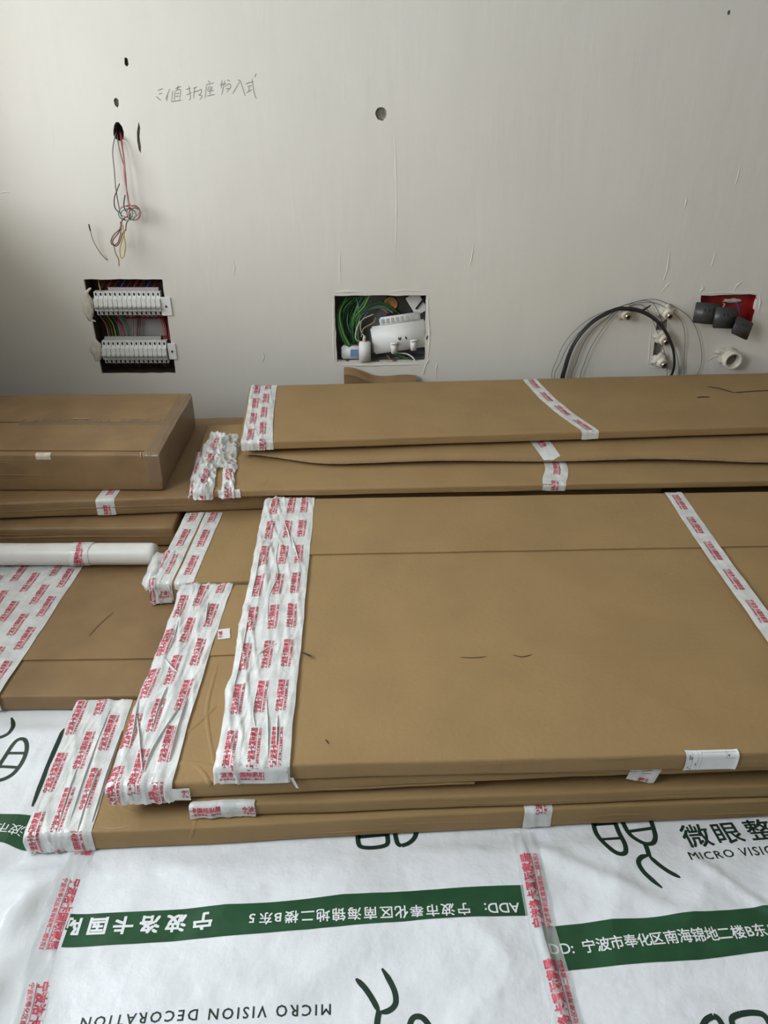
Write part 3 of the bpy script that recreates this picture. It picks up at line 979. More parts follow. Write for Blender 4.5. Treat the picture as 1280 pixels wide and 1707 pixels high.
strip(P3, [(1.03, -0.034), (1.045, 0.02)], 0.06, 0, 0.0016, 0.6, vshift=0.004)
# ragged rolled back edge beside the upper package
vs_ = []
tb = MB()
tb.tube([P3.surf(0.09 + 0.02 * k, 0.652 + 0.003 * math.sin(k * 1.7), 0.0050) for k in range(12)], 0.0100, 8)
tb.build('rolled_edge', M['card_old'], P3.root, True)

# ---- upper package behind (between front pile and wall pile)
PD = Pack('flat_package', 'flat carton behind the front pile beside the white tube, taped over its left end', (-0.628, 1.700), (1.30, 1.790), (-0.612, 2.44), (1.30, 2.47), 0.056, 0.126, 0.007, 5, 0.003)
strip(PD, [(0.088, -0.020), (0.090, 0.36)], 0.052, 1, 0.0014, 0.62)
strip(PD, [(0.026, -0.055), (0.030, 0.36)], 0.058, 1, 0.0022, 0.30)
strip(PD, [(-0.004, -0.060), (0.0, 0.15)], 0.052, 2, 0.004, 0.1, cross=0.6)
strip(PD, [(-0.040, -0.0), (-0.040, 0.20)], 0.05, 1, 0.004, 0.4)
strip(PD, [(-0.034, -0.030), (0.05, -0.030)], 0.06, 3, 0.004, 0.6)
crump = MB().blob((-0.636, 1.790, 0.100), (0.030, 0.085, 0.036), 3, 0.28)
crump.build('crumpled_tape', M['tape'], PD.root, True)

# ---- topmost package of the front pile
P4 = Pack('flat_package', 'topmost wide carton of the front pile with a white paper label on its front edge', (-0.316, 1.018), (1.70, 1.083), (-0.361, 2.060), (1.68, 2.120), 0.1455, 0.186, 0.005, 6, 0.0018)
slab(P4, [(0.12, 0.722), (1.98, 0.728), (1.98, 1.036), (0.12, 1.034)], 0.004, 'top_flap', 'card')
strip(P4, [(0.108, -0.036), (0.113, 0.45), (0.118, 1.040)], 0.060, 8, 0.0022, 0.733)
strip(P4, [(0.066, -0.036), (0.070, 0.45), (0.080, 1.040)], 0.060, 9, 0.0026, 0.76)
strip(P4, [(0.020, -0.034), (0.020, 0.45), (0.030, 1.040)], 0.058, 8, 0.0044, 0.82)
strip(P4, [(-0.020, 0.004), (-0.018, 0.45), (-0.016, 1.036)], 0.036, 2, 0.0028, 0.12)
strip(P4, [(0.004, -0.018), (0.135, -0.018)], 0.036, 12, 0.0008, 0.05, vshift=-0.004)
strip(P4, [(1.248, 1.040), (1.240, 0.72), (1.238, 0.40), (1.236, -0.037)], 0.053, 9, 0.0006, 0.85)
sliver(P4, [(0.50, 0.295), (0.530, 0.293), (0.56, 0.296)], 0.0022)
sliver(P4, [(0.62, 0.300), (0.640, 0.293), (0.665, 0.300)], 0.0024)
fold_line(P4, [(0.17, 0.290), (0.5, 0.296), (0.9, 0.300), (1.3, 0.304)], 0.005, 0.0007)
sliver(P4, [(0.145, 0.315), (0.168, 0.300)], 0.006, 'tear', 'card_crack', 0.0085)
sliver(P4, [(0.205, 0.062), (0.212, 0.050)], 0.003)
# torn flap of tape hanging from the wrap's front corner
hg = []
for k in range(7):
    b = -0.028 - 0.006 * k
    hg += [P4.world(0.136 + 0.002 * k, -0.004, 0.158 - 0.005 * k), P4.world(0.144 + 0.0015 * k, -0.005, 0.158 - 0.005 * k)]
mesh('hanging_tape_scrap', hg, [[2 * k, 2 * k + 1, 2 * k + 3, 2 * k + 2] for k in range(6)], M['tape'], P4.root)
# paper label, upper part bent over the front edge
def lab(a, b, off):
    return P4.surf(a, b, off)
nx, ny = 24, 12
vs_, fs_ = [], []
LA0, LA1, LB0, LB1 = 0.901, 1.006, 0.010, -0.037
def labpt(u, v, e=0.0):
    curl = 0.0015 * max(0, (abs(u - 0.5) * 2 - 0.75) / 0.25) ** 2 + 0.001 * v
    return lab(LA0 + (LA1 - LA0) * u + 0.002 * math.sin(v * 3), LB0 + (LB1 - LB0) * v, 0.0012 + curl + e)
for j in range(ny + 1):
    for i in range(nx + 1):
        vs_.append(labpt(i / nx, j / ny))
for j in range(ny):
    for i in range(nx):
        q = j * (nx + 1) + i
        fs_.append([q, q + 1, q + nx + 2, q + nx + 1])
lbl = mesh('paper_label', vs_, fs_, M['paper'], P4.root, True, 'white printed paper label')
mb = MB()
def lline(u0, v0, u1, v1, wd):
    n = 8
    v2 = []
    d = Vector((u1 - u0, v1 - v0, 0)).normalized()
    for k in range(n + 1):
        u, v = u0 + (u1 - u0) * k / n, v0 + (v1 - v0) * k / n
        v2 += [labpt(u - d.y * wd, v + d.x * wd * 1.8, 0.0004), labpt(u + d.y * wd, v - d.x * wd * 1.8, 0.0004)]
    mb.add(v2, [[2 * k, 2 * k + 1, 2 * k + 3, 2 * k + 2] for k in range(n)])
for u in (0.13, 0.235, 0.305):
    lline(u, 0.06, u, 0.95, 0.0022)
lline(0.31, 0.12, 0.95, 0.12, 0.002)
lline(0.775, 0.06, 0.775, 0.38, 0.002); lline(0.775, 0.38, 0.94, 0.38, 0.003)
for (u, v, l) in ((0.075, 0.2, 0.2), (0.11, 0.25, 0.18), (0.075, 0.78, 0.12), (0.20, 0.6, 0.15), (0.12, 0.9, 0.06)):
    lline(u, v, u, v + l, 0.008)
lline(0.81, 0.2, 0.81, 0.26, 0.012)
mb.build('printed_form', M['ink'], lbl)

# ---- pile by the wall
PB = Pack('flat_package', 'flat carton behind the white tube, lowest of the left pile by the wall', (-1.52, 1.985), (-0.638, 2.000), (-1.52, 2.58), (-0.645, 2.60), 0.054, 0.122, 0.008, 7, 0.003, 'card_old')
fold_line(PB, [(0.05, -0.03), (0.3, -0.032), (0.6, -0.028), (0.85, -0.03)], 0.004, 0.003, 'crease', 'card_old')
PA = Pack('flat_package', 'long flat carton directly under the brown box in the left pile', (-1.52, 2.008), (0.90, 2.190), (-1.52, 2.635), (0.90, 2.810), 0.129, 0.185, 0.008, 8, 0.003, 'card_old')
strip(PA, [(0.668, -0.050), (0.672, 0.25)], 0.056, 0, 0.0008, 0.42, vshift=0.002)
fold_line(PA, [(0.05, -0.026), (0.4, -0.028), (0.7, -0.024), (1.1, -0.028)], 0.004, 0.002, 'crease', 'card_old')
U2p = Pack('flat_package', 'flat carton with a badly crumpled film-wrapped left end in the pile at the wall', (-0.590, 2.058), (1.62, 2.150), (-0.642, 2.560), (1.58, 2.760), 0.190, 0.2135, 0.005, 9, 0.0015)
strip(U2p, [(0.112, -0.024), (0.112, 0.19)], 0.040, 1, 0.0055, 0.45, jag=0.006, cross=0.8)
strip(U2p, [(0.040, -0.024), (0.042, 0.2), (0.055, 0.44)], 0.066, 2, 0.0065, 0.55, jag=0.007, cross=0.9)
strip(U2p, [(-0.004, -0.010), (-0.002, 0.30)], 0.05, 1, 0.006, 0.1, jag=0.004)
strip(U2p, [(0.098, 0.43), (0.096, 0.15)], 0.062, 3, 0.005, 0.3, jag=0.005, prints=False, cross=0.9, m='thin_film')
strip(U2p, [(0.085, -0.010), (0.152, -0.010)], 0.026, 4, 0.001, 0.2, prints=False, jag=0.003)
fold_line(U2p, [(0.16, 0.02), (0.4, 0.045), (0.8, 0.05), (1.2, 0.06)], 0.004, 0.0012)
fold_line(U2p, [(0.20, 0.015), (0.23, 0.06), (0.22, 0.12)], 0.003, 0.0014)
# the loose board above it
U2b = Pack('flat_package', 'sagging thin carton pinched just under the topmost carton of the wall pile', (-0.455, 2.375), (1.62, 2.490), (-0.500, 2.760), (1.58, 2.880), 0.219, 0.2485, 0.004, 10, 0.0012)
vs_, fs_ = [], []
NF = 90
for i in range(NF + 1):
    u = i / NF
    x = -0.468 + 2.06 * u
    ytop = 2.366 + 0.0585 * (x + 0.468)
    ybot = 2.285 - 0.060 * ss(-0.46, -0.15, x) + 0.020 * ss(-0.05, 0.55, x) + 0.004 * math.sin(x * 9) - 0.010 * ss(0.8, 1.3, x)
    zb = 0.2320 + 0.0026 * math.sin(x * 8 + 0.5) + 0.001 * noise.noise(Vector((x * 20, 0, 0)))
    for k in range(5):
        q = k / 4
        zt_ = 0.2440 - 0.0040 * ss(0.25, -0.25, x)
        vs_.append((x, ytop + (ybot - ytop) * q, zt_ + (zb - zt_) * (q ** 2.2)))
    vs_.append((x, ybot + 0.001, zb - 0.0042))
    vs_.append((x, ytop + 0.001, zt_ - 0.004))
    if i:
        for k in range(7):
            a, b_ = (i - 1) * 7 + k, (i - 1) * 7 + (k + 1) % 7
            fs_.append([a, b_, b_ + 7, a + 7])
flap = mesh('front_flap', vs_, fs_, M['card'], U2b.root, True)
ev, ef = [], []
for i in range(NF + 1):
    p, q = Vector(vs_[i * 7 + 4]), Vector(vs_[i * 7 + 5])
    ev += [p + Vector((0, -0.0006, 0.0003)), q + Vector((0, -0.0016, 0))]
    if i:
        ef.append([2 * i - 2, 2 * i - 1, 2 * i + 1, 2 * i])
mesh('cut_edge', ev, ef, M['card_edge'], U2b.root, True)
def flap_surf(a, b, off):
    # a: world x, b: 0 at the top of the flap .. 1 at its lower lip
    i = (a + 0.468) / 2.06 * NF
    i0 = max(0, min(NF - 1, int(i)))
    t = i - i0
    k = max(0, min(3, int(b * 4)))
    s_ = min(1.0, b * 4 - k)
    A, B = Vector(vs_[i0 * 7 + k]), Vector(vs_[i0 * 7 + k + 1])
    C, D = Vector(vs_[(i0 + 1) * 7 + k]), Vector(vs_[(i0 + 1) * 7 + k + 1])
    return (A.lerp(B, s_)).lerp(C.lerp(D, s_), t) + Vector((0, -0.6, 0.8)) * off
fv = list(vs_)
def fsurf(a, b, off):
    return flap_surf(a, max(0.0, min(1.0, -b / 0.09)), off)
strip(None, [(0.512, -0.004), (0.548, -0.0895)], 0.060, 0, 0.0006, 0.3, surf=fsurf, parent=U2b.root, seed=3.0)
strip(U2p, [(1.170, 0.21), (1.158, 0.10), (1.128, 0.02), (1.122, -0.022)][::-1], 0.072, 0, 0.0010, 0.35, sc=1.0)
U1 = Pack('flat_package', 'topmost long carton of the pile against the back wall, cracked near its right end', (-0.466, 2.262), (1.70, 2.425), (-0.510, 2.772), (1.62, 2.925), 0.2535, 0.2830, 0.005, 11, 0.0018)
strip(U1, [(0.072, -0.026), (0.066, 0.25), (0.070, 0.512)], 0.070, 1, 0.0026, 0.4)
strip(U1, [(0.030, -0.026), (0.032, 0.25), (0.030, 0.512)], 0.050, 2, 0.0026, 0.75)
strip(U1, [(-0.014, 0.0), (-0.014, 0.50)], 0.014, 1, 0.0016, 0.3, prints=False)
strip(U1, [(1.085, 0.512), (1.092, 0.32), (1.112, 0.16), (1.142, 0.02), (1.146, -0.026)], 0.056, 0, 0.0007, 0.9, vshift=-0.003)
cr = lambda pts, wd: sliver(U1, pts, wd)
cr([(1.735, 0.375), (1.775, 0.345), (1.800, 0.305)], 0.010)
cr([(1.800, 0.305), (1.86, 0.312), (1.95, 0.318), (2.05, 0.322)], 0.012)
cr([(1.640, 0.268), (1.665, 0.272), (1.690, 0.268)], 0.010)
fold_line(U1, [(1.735, 0.385), (1.78, 0.355), (1.81, 0.315)], 0.006, 0.003)
fold_line(U1, [(1.80, 0.298), (1.9, 0.306), (2.0, 0.312)], 0.006, 0.0025)
fold_line(U1, [(0.12, 0.018), (0.5, 0.022), (0.9, 0.020), (1.3, 0.022)], 0.005, 0.0010)

# ---- tall brown box on the left pile
BX_ = Pack('cardboard_box', 'deep brown cardboard box with taped corners, on top of the left pile', (-1.50, 2.112), (-0.686, 2.112), (-1.50, 2.600), (-0.694, 2.622), 0.1875, 0.3120, 0.006, 12, 0.003, 'card_old', 'box')
slab(BX_, [(0.004, 0.030), (0.800, 0.020), (0.800, 0.232), (0.004, 0.240)], 0.003, 'top_flap', 'card_old')
slab(BX_, [(0.004, 0.245), (0.800, 0.237), (0.805, 0.488), (0.004, 0.488)], 0.0035, 'top_flap', 'card_old')
bs = strip(BX_, [(0.30, 0.240), (0.802, 0.236)], 0.050, 5, 0.0008, 0, prints=False, m='clear_tape', name='clear_tape')
strip(BX_, [(0.795, 0.47), (0.793, 0.2), (0.790, 0.004), (0.788, -0.09)], 0.048, 6, 0.0014, 0, prints=False, m='clear_tape', name='clear_tape')
BRW = lambda y, z: BX_.world(BX_.L, y, z) + Vector((0.0012, 0, 0))
tv, tf = [], []
for j in range(13):
    for i in range(7):
        tv.append(BRW(0.49 * j / 12, 0.19 + 0.118 * i / 6) + Vector((0.0012 * (1 + noise.noise(Vector((j * 0.9, i * 0.8, 2)))), 0, 0)))
for j in range(12):
    for i in range(6):
        tf.append([j * 7 + i, j * 7 + i + 1, j * 7 + i + 8, j * 7 + i + 7])
mesh('clear_tape', tv, tf, M['clear_tape'], BX_.root, True)
# small cream sticker on the front edge, scuffs at the corner
lv, lf = [], []
for j in range(7):
    for i in range(4):
        lv.append(BX_.surf(0.438 + 0.046 * i / 3, 0.012 - 0.026 * j / 6, 0.0016))
for j in range(6):
    for i in range(3):
        lf.append([j * 4 + i, j * 4 + i + 1, j * 4 + i + 5, j * 4 + i + 4])
mesh('sticker', lv, lf, mat('cream_sticker', (0.62, 0.55, 0.42), 0.5, var=0.15, vscale=70), BX_.root, True)
for k in range(5):
    sliver(BX_, [(0.755 + 0.009 * k, 0.012 - 0.002 * (k % 2)), (0.757 + 0.009 * k, -0.006)], 0.004, 'scuff', 'card_edge', 0.0034)
sliver(BX_, [(0.46, 0.263), (0.52, 0.262)], 0.010, 'scuff', 'card_edge', 0.0062)

# ---- sharp folds standing up in the wide tape wraps
def traced(pk, pts, dz=0.006):
    out = []
    c, s = math.cos(CAM_P), math.sin(CAM_P)
    for (x, y) in pts:
        u, v = x - 640.0, y - 853.5
        t = (CAM_H - pk.z1 - dz) / (CAM_F * s + v * c)
        X, Y = u * t, t * (CAM_F * c - v * s)
        f0, b0 = pk.c[0], pk.c[2]
        q = (Y - f0.y) / (b0.y - f0.y)
        a = X - (f0.x + (b0.x - f0.x) * q)
        b = Y - (f0.y + (pk.c[1].y - f0.y) * a / pk.L)
        out.append((a, b))
    return out
def tape_fold(pk, px, wd=0.0036, hgt=0.0055, base=0.005):
    P = smooth_path([(p[0], p[1], 0) for p in traced(pk, px)], 8)
    vs_, fs_ = [], []
    mm = len(P)
    for i, p in enumerate(P):
        t = (P[min(i + 1, mm - 1)] - P[max(i - 1, 0)]).normalized()
        s_ = Vector((-t.y, t.x, 0))
        k = math.sin(math.pi * i / (mm - 1)) ** 0.6
        w_ = wd * (0.5 + 0.5 * k + 0.25 * noise.noise(p * 40))
        for a, h in ((-1.0, -0.002), (-0.25, base * 0.9 + hgt * k * 0.8), (0.25, base + hgt * k), (0.45, base * 0.6 + hgt * k * 0.4), (0.8, -0.002)):
            q = p + s_ * a * w_
            vs_.append(pk.surf(q.x, q.y, max(h, 0.001)))
        if i:
            for a in range(4):
                fs_.append([(i - 1) * 5 + a, (i - 1) * 5 + a + 1, i * 5 + a + 1, i * 5 + a])
    return mesh('tape_fold', vs_, fs_, M['tape'], pk.root, True)
for px in ([(483, 888), (492, 918), (503, 960)], [(467, 892), (459, 930), (462, 962), (448, 1000), (446, 1062)], [(472, 868), (480, 890), (486, 915)], [(418, 1000), (408, 1062), (395, 1125), (374, 1205)],
           [(443, 1146), (447, 1215), (446, 1268)], [(464, 1190), (461, 1245)], [(424, 1098), (445, 1082), (472, 1070)], [(432, 1140), (422, 1190), (431, 1232)], [(436, 905), (426, 960), (418, 1000)]):
    tape_fold(P4, px)
for px in ([(268, 1102), (285, 1122), (298, 1131)], [(277, 1150), (266, 1178), (254, 1216)], [(300, 1180), (275, 1218), (250, 1258), (238, 1290)], [(226, 1190), (232, 1240), (236, 1285)],
           [(312, 1165), (292, 1228), (280, 1270)], [(336, 966), (326, 1002), (318, 1035)], [(346, 1012), (340, 1048)], [(300, 1010), (290, 1060), (276, 1098)], [(246, 1130), (228, 1190), (212, 1262)]):
    tape_fold(P3, px, 0.0036, 0.0060, 0.006)
for px in ([(176, 1200), (142, 1290), (114, 1372)], [(198, 1232), (172, 1306), (152, 1370)], [(160, 1292), (140, 1345), (128, 1384)], [(124, 1290), (98, 1366)]):
    tape_fold(P1, px, 0.003, 0.0040, 0.003)

# ---- fine creases along the pressed front edges
rc = random.Random(11)
for pk, n, amin in ((P1, 9, 0.2), (P2, 8, 0.2), (P3, 8, 0.25), (P4, 7, 0.2), (U2p, 8, 0.25), (U1, 9, 0.2), (PA, 6, 0.1), (PB, 4, 0.05), (BX_, 5, 0.05)):
    T_ = pk.z1 - pk.z0
    mt = 'card_old' if pk in (PA, PB, BX_) else 'card'
    for k in range(n):
        a = rc.uniform(amin, min(pk.L - 0.5, 1.35))
        l = rc.uniform(0.08, 0.38)
        b = rc.uniform(-0.75 * T_, 0.004)
        pts = [(a + l * q / 3, b + rc.uniform(-0.0025, 0.0025)) for q in range(4)]
        fold_line(pk, pts, rc.uniform(0.0018, 0.0035), rc.uniform(0.0007, 0.0018), 'crease', mt)

# ---- white tube on the wide flat carton
tube = thing('wrapped_tube', 'white film-wrapped tube lying across the wide flat carton at left', 'tube', (-1.05, 1.885, 0.0525))
TR, TC = 0.0325, Vector((0, 1.893, 0.0630 + 0.0325))
tp, tfs = [], []
n, m_ = 28, 60
for i in range(m_ + 1):
    x = -1.50 + (1.50 - 0.668) * i / m_
    for k in range(n):
        a = 2 * math.pi * k / n
        rr = TR * (1 + 0.02 * noise.noise(Vector((x * 9, math.cos(a) * 1.5, math.sin(a) * 1.5))))
        if i == m_:
            rr *= 0.9
        tp.append((x, TC.y + 0.012 * (x + 0.7) * 0.4 + rr * math.cos(a), TC.z + rr * math.sin(a)))
for i in range(m_):
    for k in range(n):
        tfs.append([i * n + k, i * n + (k + 1) % n, (i + 1) * n + (k + 1) % n, (i + 1) * n + k])
tfs += [list(range(n))[::-1], [m_ * n + k for k in range(n)]]
mesh('tube_body', tp, tfs, M['tube'], tube, True)
def tsurf(a, b, off):
    an = -b / TR
    x = a
    return Vector((x, TC.y + 0.012 * (x + 0.7) * 0.4 + (TR * 1.02 + off) * math.cos(an), TC.z + (TR * 1.02 + off) * math.sin(an)))
strip(None, [(-0.882, -0.200), (-0.882, -0.012)], 0.052, 0, 0.0006, 0.42, surf=tsurf, parent=tube, seed=5.0)
strip(None, [(-0.912, -0.190), (-0.868, -0.030)], 0.045, 1, 0.0006, 0.75, surf=tsurf, parent=tube, seed=6.0)

# ---- scrap of folded cardboard between the wall pile and the wall
sc_ = thing('cardboard_scrap', 'folded scrap of cardboard stuck between the wall pile and the wall', 'cardboard', (-0.02, 2.94, 0.0))
vs_, fs_ = [], []
NX = 24
for i in range(NX + 1):
    u = i / NX
    x = -0.160 + 0.290 * u
    zt = 0.292 - 0.030 * ss(0.0, 0.45, u) - 0.006 * u + 0.004 * math.sin(u * 9)
    for (y, z) in ((2.935, 0.0), (2.932, zt - 0.034), (2.930, zt - 0.022 - 0.004 * u), (2.940, zt - 0.010), (2.958, zt), (2.962, zt - 0.002), (2.945, zt - 0.016), (2.940, zt - 0.03), (2.942, 0.0)):
        vs_.append((x, y, z))
    if i:
        for k in range(8):
            a = (i - 1) * 9 + k
            fs_.append([a, a + 1, a + 10, a + 9])
fs_ += [list(range(9)), [NX * 9 + k for k in range(9)]]
mesh('folded_board', vs_, fs_, M['card_old'], sc_, False)

# ------------------------------------------------------------------ distribution board (left opening)
db = thing('distribution_board', 'open breaker panel with two rows of white breakers in the wall at left', 'breaker panel', (-0.993, 2.98, 0.257))
x0, x1, z0, z1 = DIST
def open_box(x0, x1, z0, z1, y0, y1, th=0.003):
    m = MB()
    m.box(((x0 + x1) / 2, y1, (z0 + z1) / 2), (x1 - x0, th, z1 - z0))
    m.box((x0, (y0 + y1) / 2, (z0 + z1) / 2), (th, y1 - y0, z1 - z0))
    m.box((x1, (y0 + y1) / 2, (z0 + z1) / 2), (th, y1 - y0, z1 - z0))
    m.box(((x0 + x1) / 2, (y0 + y1) / 2, z0), (x1 - x0, y1 - y0, th))
    m.box(((x0 + x1) / 2, (y0 + y1) / 2, z1), (x1 - x0, y1 - y0, th))
    return m
open_box(x0 - 0.003, x1 + 0.003, z0 - 0.003, z1 + 0.003, 2.986, 3.075).build('back_box', M['dist_box'], db)
MB().box((-0.975, 3.060, 0.445), (0.19, 0.003, 0.11)).build('mounting_plate', M['lav'], db)
# breakers: one built with its parts, then copied
def breaker_parts():
    b = MB()
    w_ = 0.0166
    prof = [(-0.045, 0.030), (-0.045, 0.006), (-0.026, 0.004), (-0.024, -0.012), (0.020, -0.012), (0.023, 0.004), (0.045, 0.006), (0.045, 0.030)]
    vs1 = [(-w_ / 2, y, z) for z, y in prof] + [(w_ / 2, y, z) for z, y in prof]
    k = len(prof)
    b.add(vs1, [[i, i + 1, k + i + 1, k + i] for i in range(k - 1)] + [list(range(k)), [k + i for i in range(k)][::-1]])
    t = MB().box((0, -0.0145, -0.011), (0.0150, 0.009, 0.010), Matrix.Rotation(R(25), 3, 'X'))
    h = MB().box((0, 0.0045, 0.036), (0.005, 0.004, 0.010)).box((0, 0.0045, -0.037), (0.006, 0.004, 0.010))
    return b, t, h
bb, tt, hh = breaker_parts()
def local_mesh(name, mbx, material):
    me = bpy.data.meshes.new(name)
    me.from_pydata([tuple(v) for v in mbx.v], [], mbx.f)
    me.materials.append(material)
    return me
mB, mT, mH = local_mesh('breaker', bb, M['white_plastic']), local_mesh('toggle', tt, M['grey_plastic']), local_mesh('terminal', hh, M['slot'])
loc0 = top_loc(db)
for (xa, xb, zc) in ((-1.1085, -0.8700, 0.5395), (-1.1125, -0.8740, 0.3450)):
    for k in range(14):
        x = xa + (xb - xa) * k / 13
        o = bpy.data.objects.new('breaker', mB); COL.objects.link(o); o.parent = db
        o.location = Vector((x, 2.978, zc)) - loc0
        for nme, me in (('toggle', mT), ('terminal_slots', mH)):
            c = bpy.data.objects.new(nme, me); COL.objects.link(c); c.parent = o
            if nme == 'terminal_slots':
                c['kind'] = 'stuff'
    MB().box(((xa + xb) / 2, 3.018, zc), (0.29, 0.012, 0.034)).build('mounting_rail', M['grey_plastic'], db)
def slip(px, d, name, m):
    q = [at_wall(p[0], p[1], d) for p in px]
    return MB().add(q + [p + Vector((0, 0.002, 0)) for p in q], [[0, 1, 2, 3], [7, 6, 5, 4], [0, 4, 5, 1], [1, 5, 6, 2], [2, 6, 7, 3], [3, 7, 4, 0]]).build(name, m, db)
slip([(180, 479), (264, 479), (264, 490), (180, 490)], 2.995, 'label_card', M['lav'])
slip([(174, 561), (268, 560), (268, 570), (174, 570)], 2.995, 'label_card', M['grey_plastic'])
# white lugs that hold the rails, screwed to the wall
for (px, py, w_, h_) in ((277, 511, 0.040, 0.072), (287, 586, 0.032, 0.066)):
    c = at_wall(px, py, 2.975)
    lug = MB().box((c.x, 2.977, c.z), (w_, 0.006, h_), None, 0.0015, 1).build('fixing_lug', M['white_plastic'], db)
    MB().lathe([(0, 0.0045), (0.003, 0.0035), (0.003, 0.0)], (c.x, 2.974, c.z), (0, -1, 0), 10).build('screw', M['slot'], lug, False)
for (px, py, rx, rz) in ((146, 511, 0.022, 0.052), (160, 584, 0.022, 0.042)):
    c = at_wall(px, py, 2.978)
    MB().blob((c.x, 2.980, c.z), (rx, 0.006, rz), px, 0.35).build('plaster_smear', M['lump'], wall_back, True)
def wire(parent, pts, r, m, name='wire', n=6, raw=False):
    P = pts if raw else smooth_path(pts, 7)
    return MB().tube(P, r, n).build(name, M[m], parent, True)
def wpx(seq):
    return [at_wall(p[0], p[1], p[2]) for p in seq]
rnd = random.Random(4)
zt, zb = 0.492, 0.392
for x, m in ((-1.122, 'w_tan'), (-1.115, 'w_dkred'), (-1.105, 'w_green'), (-1.093, 'w_yellow'), (-1.083, 'w_dark'), (-1.075, 'w_teal'), (-1.062, 'w_red'), (-1.057, 'w_red'), (-1.046, 'w_teal'), (-1.035, 'w_green'),
             (-0.995, 'w_grey'), (-0.985, 'w_pink'), (-0.976, 'w_dark'), (-0.968, 'w_dkred'), (-0.890, 'w_orange'), (-0.882, 'w_red'), (-0.876, 'w_dkred'), (-0.868, 'w_red'), (-0.862, 'w_dark')):
    sw = 0.02 if x < -1.0 else (-0.01 if x < -0.9 else 0.008)
    wire(db, [(x, 3.000, 0.500), (x + 0.003, 3.02, 0.475), (x + sw * 0.6, 3.035, 0.44), (x + sw, 3.02, 0.405), (x + sw + 0.004, 3.01, 0.385)], 0.0022, m)
for k in range(10):
    x = -1.02 + 0.0165 * k
    wire(db, [(x, 2.992, 0.502), (x + 0.001, 2.996, 0.487), (x + 0.003, 3.012, 0.474), (x + 0.004, 3.04, 0.468)], 0.0028, 'w_red' if k % 3 else 'w_dkred')
for k in range(9):
    x = -1.09 + 0.025 * k
    wire(db, [(x, 3.0, 0.595), (x + 0.01, 3.02, 0.612), (x + 0.02, 3.05, 0.622), (x + 0.03, 3.06, 0.60)], 0.003, ('w_dkred', 'w_red', 'w_dkred', 'w_blue')[k % 4])
wire(db, [(-1.09, 2.99, 0.585), (-1.095, 3.0, 0.605), (-1.105, 3.03, 0.622), (-1.11, 3.06, 0.61)], 0.0025, 'w_yellow')
for k in range(11):
    x = -1.09 + 0.021 * k
    wire(db, [(x, 3.0, 0.302), (x + rnd.uniform(-.006, .006), 3.02, 0.288), (x + rnd.uniform(-.012, .012), 3.05, 0.272), (x, 3.06, 0.262)], 0.003, ('w_dkred', 'w_red', 'w_brown', 'w_dkred', 'w_tan')[k % 5])

# ------------------------------------------------------------------ weak-current box (middle opening)
nb_ = thing('cable_box', 'open grey metal cable box let into the wall at the middle', 'cable box', (-0.013, 2.98, 0.304))
x0, x1, z0, z1 = WEAK
open_box(x0 - 0.002, x1 + 0.002, z0 - 0.002, z1 + 0.002, 2.992, 3.090).build('back_box', M['grey_box'], nb_)
c = at_wall(650, 502, 3.08)
MB().lathe([(0, 0.028), (0.004, 0.027), (0.004, 0.017), (0.001, 0.015), (0.001, 0)], (c.x + 0.002, 3.070, c.z - 0.008), (0, -1, 0), 22).build('knockout_disc', M['amber'], nb_)
MB().box((0.060, 3.082, 0.500), (0.10, 0.012, 0.13)).build('dark_insert', M['dark_box'], nb_)
MB().box((0.130, 3.055, 0.520), (0.055, 0.010, 0.085), Matrix.Rotation(R(-32), 3, 'Y'), 0.002, 1).build('white_bracket', M['white_plastic'], nb_)
MB().box((0.145, 3.048, 0.525), (0.006, 0.012, 0.060), Matrix.Rotation(R(38), 3, 'Y')).build('bracket_slot', M['slot'], nb_)

rt = thing('network_switch', 'white network switch with a row of ports standing askew in the cable box', 'network switch', at_wall(664, 590, 2.995))
rot = Matrix.Rotation(R(-8.5), 3, 'Y') @ Matrix.Rotation(R(-12), 3, 'X')
rc = at_wall(666, 561, 3.010)
def rp(dx, dy, dz):
    return rc + rot @ Vector((dx, dy, dz))
MB().box(rc, (0.222, 0.026, 0.108), rot, 0.007, 3).build('housing', M['white_plastic'], rt, True)
pb = MB().box(rp(0.010, 0.004, 0.066), (0.162, 0.026, 0.036), rot, 0.005, 2)
pbo = pb.build('port_block', M['white_plastic'], rt, True)
for k in range(8):
    MB().box(rp(-0.0565 + 0.0190 * k, -0.0085, 0.068), (0.0125, 0.004, 0.018), rot).build('port', M['grey_plastic'], pbo)
for dx, dz in ((-0.004, -0.006), (0.0, -0.010), (0.004, -0.006), (0.024, -0.006), (0.027, -0.010)):
    MB().box(rp(dx + 0.0, -0.0135, dz), (0.0035, 0.003, 0.010), rot, 0.001, 1).build('hanging_slot', M['slot'], rt)
for k, (px, py) in enumerate(((656.5, 581), (689, 576))):
    g = at_wall(px, py, 2.985)
    t = thing('network_plug', ('white plug under the switch, nearer its middle', 'white plug under the switch, nearer its right end')[k], 'plug', g + Vector((0, 0, -0.02)))
    MB().box(g, (0.024, 0.016, 0.040), Matrix.Rotation(R(-4), 3, 'Y'), 0.003, 2).build('plug_body', M['white_plastic'], t, True)
    MB().box(g + Vector((0.001, -0.004, 0.022)), (0.030, 0.016, 0.006), Matrix.Rotation(R(-10), 3, 'Y'), 0.002, 2).build('latch', M['white_plastic'], t, True)

